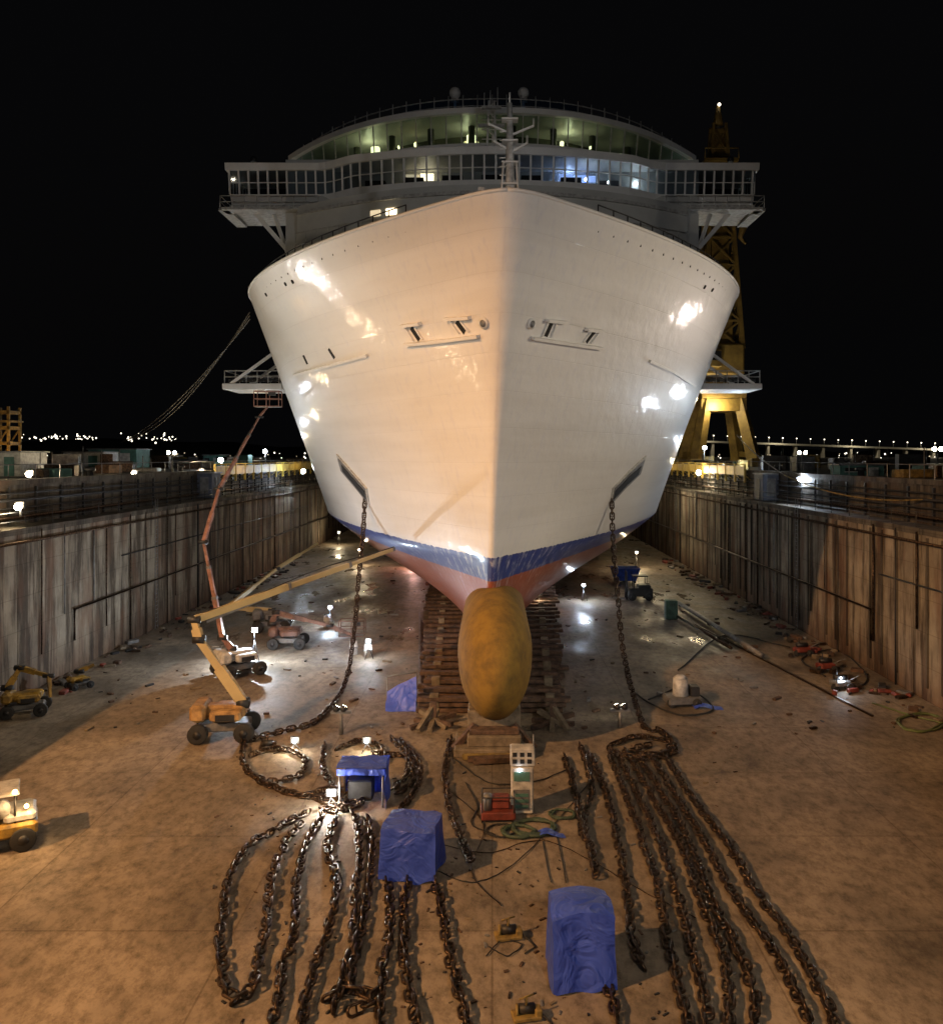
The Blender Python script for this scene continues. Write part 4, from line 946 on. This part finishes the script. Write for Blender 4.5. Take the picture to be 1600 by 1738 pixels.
def cabin(u0,u1,vt,Y,col,col2,d=4):
    a=P(u0,vt,Y);b_=P(u1,vt,Y); w=b_.x-a.x; h=a.z-QZ; c=(a.x+b_.x)/2; mb=MB()
    mb.box((c,Y+d/2,QZ+h/2),(w,d,h),col,bev=.04); mb.box((c,Y+d/2,QZ+h+.06),(w+.3,d+.3,.12),GREY)
    n=max(2,int(w/2.2))
    for i in range(n):
        x=a.x+w*(i+.5)/n
        if i%3==1: mb.box((x,Y-.02,QZ+h*.42),(w/n*.45,.08,h*.8),col2)
        else: mb.box((x,Y-.02,QZ+h*.6),(w/n*.55,.08,h*.35),BLACK); mb.box((x,Y-.03,QZ+h*.4),(w/n*.6,.1,.06),WHITE2)
    mb.make('site_cabin')
cabin(108,175,768,95,WHITE2,TEAL); cabin(150,232,763,102,TEAL,WHITE2); cabin(-40,35,768,66,WHITE2,TEAL); cabin(45,100,778,110,WHITE2,GREY)
cabin(1425,1500,790,68,TEAL,WHITE2,2); cabin(1568,1625,790,66,TEAL,GREY,2); cabin(345,372,773,130,TEAL,WHITE2)
cabin(270,335,782,120,GREY,TEAL)
mb=MB(); rnd=random.Random(21)
for i in range(150):
    sg=rnd.choice((-1,1)); yy=rnd.uniform(46,150); d=rnd.uniform(3,26); X=(XL-2-d) if sg<0 else (XR+2+d)
    w,dd,h=rnd.uniform(.6,3),rnd.uniform(.6,2),rnd.uniform(.3,1.1 if yy<80 else 1.9)
    mb.box((X,yy,QZ+h/2+.01),(w,dd,h),rnd.choice((DARK,GREY,WOOD,YELD,TEAL,WHITE2,RUST,RUST)),rnd.uniform(-.4,.4),bev=.05)
    if i%6==0: mb.tube((X,yy-1.5,QZ),(X,yy-1.5,QZ+rnd.uniform(1.5,3)),.05,GREY,5)
mb.make('stacked_quay_materials')
for sg,X in((-1,XL-3.2),(1,XR+3.2)):
    for y in(45,62,80,100,125):
        mb=MB(); mb.path([(X,y,QZ),(X,y,QZ+.5),(X,y,QZ+.55),(X,y,QZ+.8)],[.3,.22,.42,.35],DARK,12); mb.box((X,y,QZ+.04),(.9,.9,.08),DARK); mb.make('mooring_bollard')
def line(p,q,sag):
    p=Vector(p);q=Vector(q); return [p.lerp(q,t/24)-Vector((0,0,sag*4*(t/24)*(1-t/24))) for t in range(25)]
ROPE=mat('mooring_rope',(.16,.15,.13),.8,0,.3,3)
for i in range(3):
    mb=MB(); q=P(212-i*4,746+i*3,100); q.z=max(q.z,QZ+.8); p=P(412,530+i*6,60); p.x=-17.6
    mb.path(line(p,q,2.2-.5*i),.045,ROPE,5); mb.make('mooring_line')
mb=MB(); mb.path(line(P(1250,738,90),P(1330,806,62),.3),.05,ROPE,5); mb.path(line(P(1330,806,62),P(1640,838,47),1.0),.05,YELD,5); mb.make('mooring_line')
mb=MB(); Yb=1200
CB=mat('bridge_concrete',(.25,.24,.2),.8,0,.2,.01,0)
x0=200
def bz(x): return 34-(x-355)*.035
for i in range(35):
    a=x0+i*20;b_=a+20; mb.beam((a,Yb,bz(a)),(b_,Yb,bz(b_)),14,2.6,CB)
    if i%2==0: mb.box((a,Yb,(bz(a)+QZ)/2),(3,10,bz(a)-QZ),CB)
    mb.tube((a,Yb-6,bz(a)),(a,Yb-6,bz(a)+9),.25,GREY,5); mb.sphere((a,Yb-7,bz(a)+9),.9,E_CITY,nu=8,nv=5)
ro=mb.make('road_bridge')
for i in range(0,5): lamp('POINT','bridge_lamp_bulb',(300+i*110,Yb-20,bz(300+i*110)+14),60000,(1,.85,.6),1,parent=ro)
mb=MB(); rnd=random.Random(2); N=120; vs=[]
for i in range(N+1):
    x=-4200+i*8400/N; h=40+45*noise.noise(Vector((x*.0012,3,0)))+25*noise.noise(Vector((x*.004,9,0)))
    vs+=[(x,2400,QZ),(x,2700,QZ+max(8,h)),(x,3400,QZ)]
mb.add(vs,[q for i in range(N) for q in((i*3,i*3+3,i*3+4,i*3+1),(i*3+1,i*3+4,i*3+5,i*3+2))],HILL,True); mb.make('hills')
mb=MB()
for i in range(70):
    u=rnd.choice((rnd.uniform(35,150),rnd.uniform(200,300),rnd.uniform(35,300))); v=743+rnd.gauss(0,3.5)
    mb.sphere(P(u,v,2350),rnd.uniform(1,3),E_CITY,nu=6,nv=4)
for i in range(90):
    u=rnd.choice((rnd.uniform(0,520),rnd.uniform(1110,1600))); v=rnd.uniform(768,784)
    p=P(u,v,rnd.uniform(500,520)); p.z=max(p.z,QZ+.8); mb.sphere(p,rnd.uniform(.2,.55),rnd.choice((E_CITY,E_CITY,E_SOFT)),nu=6,nv=4)
mb.make('distant_city_lights')
# ---- world ----
w=bpy.data.worlds.new('World'); sc.world=w; w.use_nodes=True; nt_=w.node_tree; bg=nt_.nodes['Background']
sky=nt_.nodes.new('ShaderNodeTexSky'); sky.sky_type='NISHITA'; sky.sun_disc=False; sky.sun_elevation=math.radians(-4); sky.sun_rotation=math.radians(200)
sm=nt_.nodes.new('ShaderNodeMixRGB'); sm.blend_type='ADD'; sm.inputs['Fac'].default_value=1; sm.inputs[2].default_value=(.08,.08,.09,1)
nt_.links.new(sky.outputs[0],sm.inputs[1]); nt_.links.new(sm.outputs[0],bg.inputs['Color']); bg.inputs['Strength'].default_value=.02
s=lamp('SUN','moon',(0,0,100),.01,(.8,.88,1)); s.data.angle=math.radians(.5); s.rotation_euler=(math.radians(50),0,math.radians(-30))
cam=bpy.data.cameras.new('camera'); co=bpy.data.objects.new('camera',cam); sc.collection.objects.link(co)
co.location=(0,0,H); co.rotation_euler=(math.radians(90),0,0); cam.sensor_width=36; cam.lens=F/1738*36
cam.shift_x=-(CU-800)/1738; cam.shift_y=-(869-CV)/1738; cam.clip_end=9000; cam.clip_start=.1
sc.camera=co
sc.view_settings.view_transform='Standard'; sc.view_settings.look='None'; sc.view_settings.exposure=0
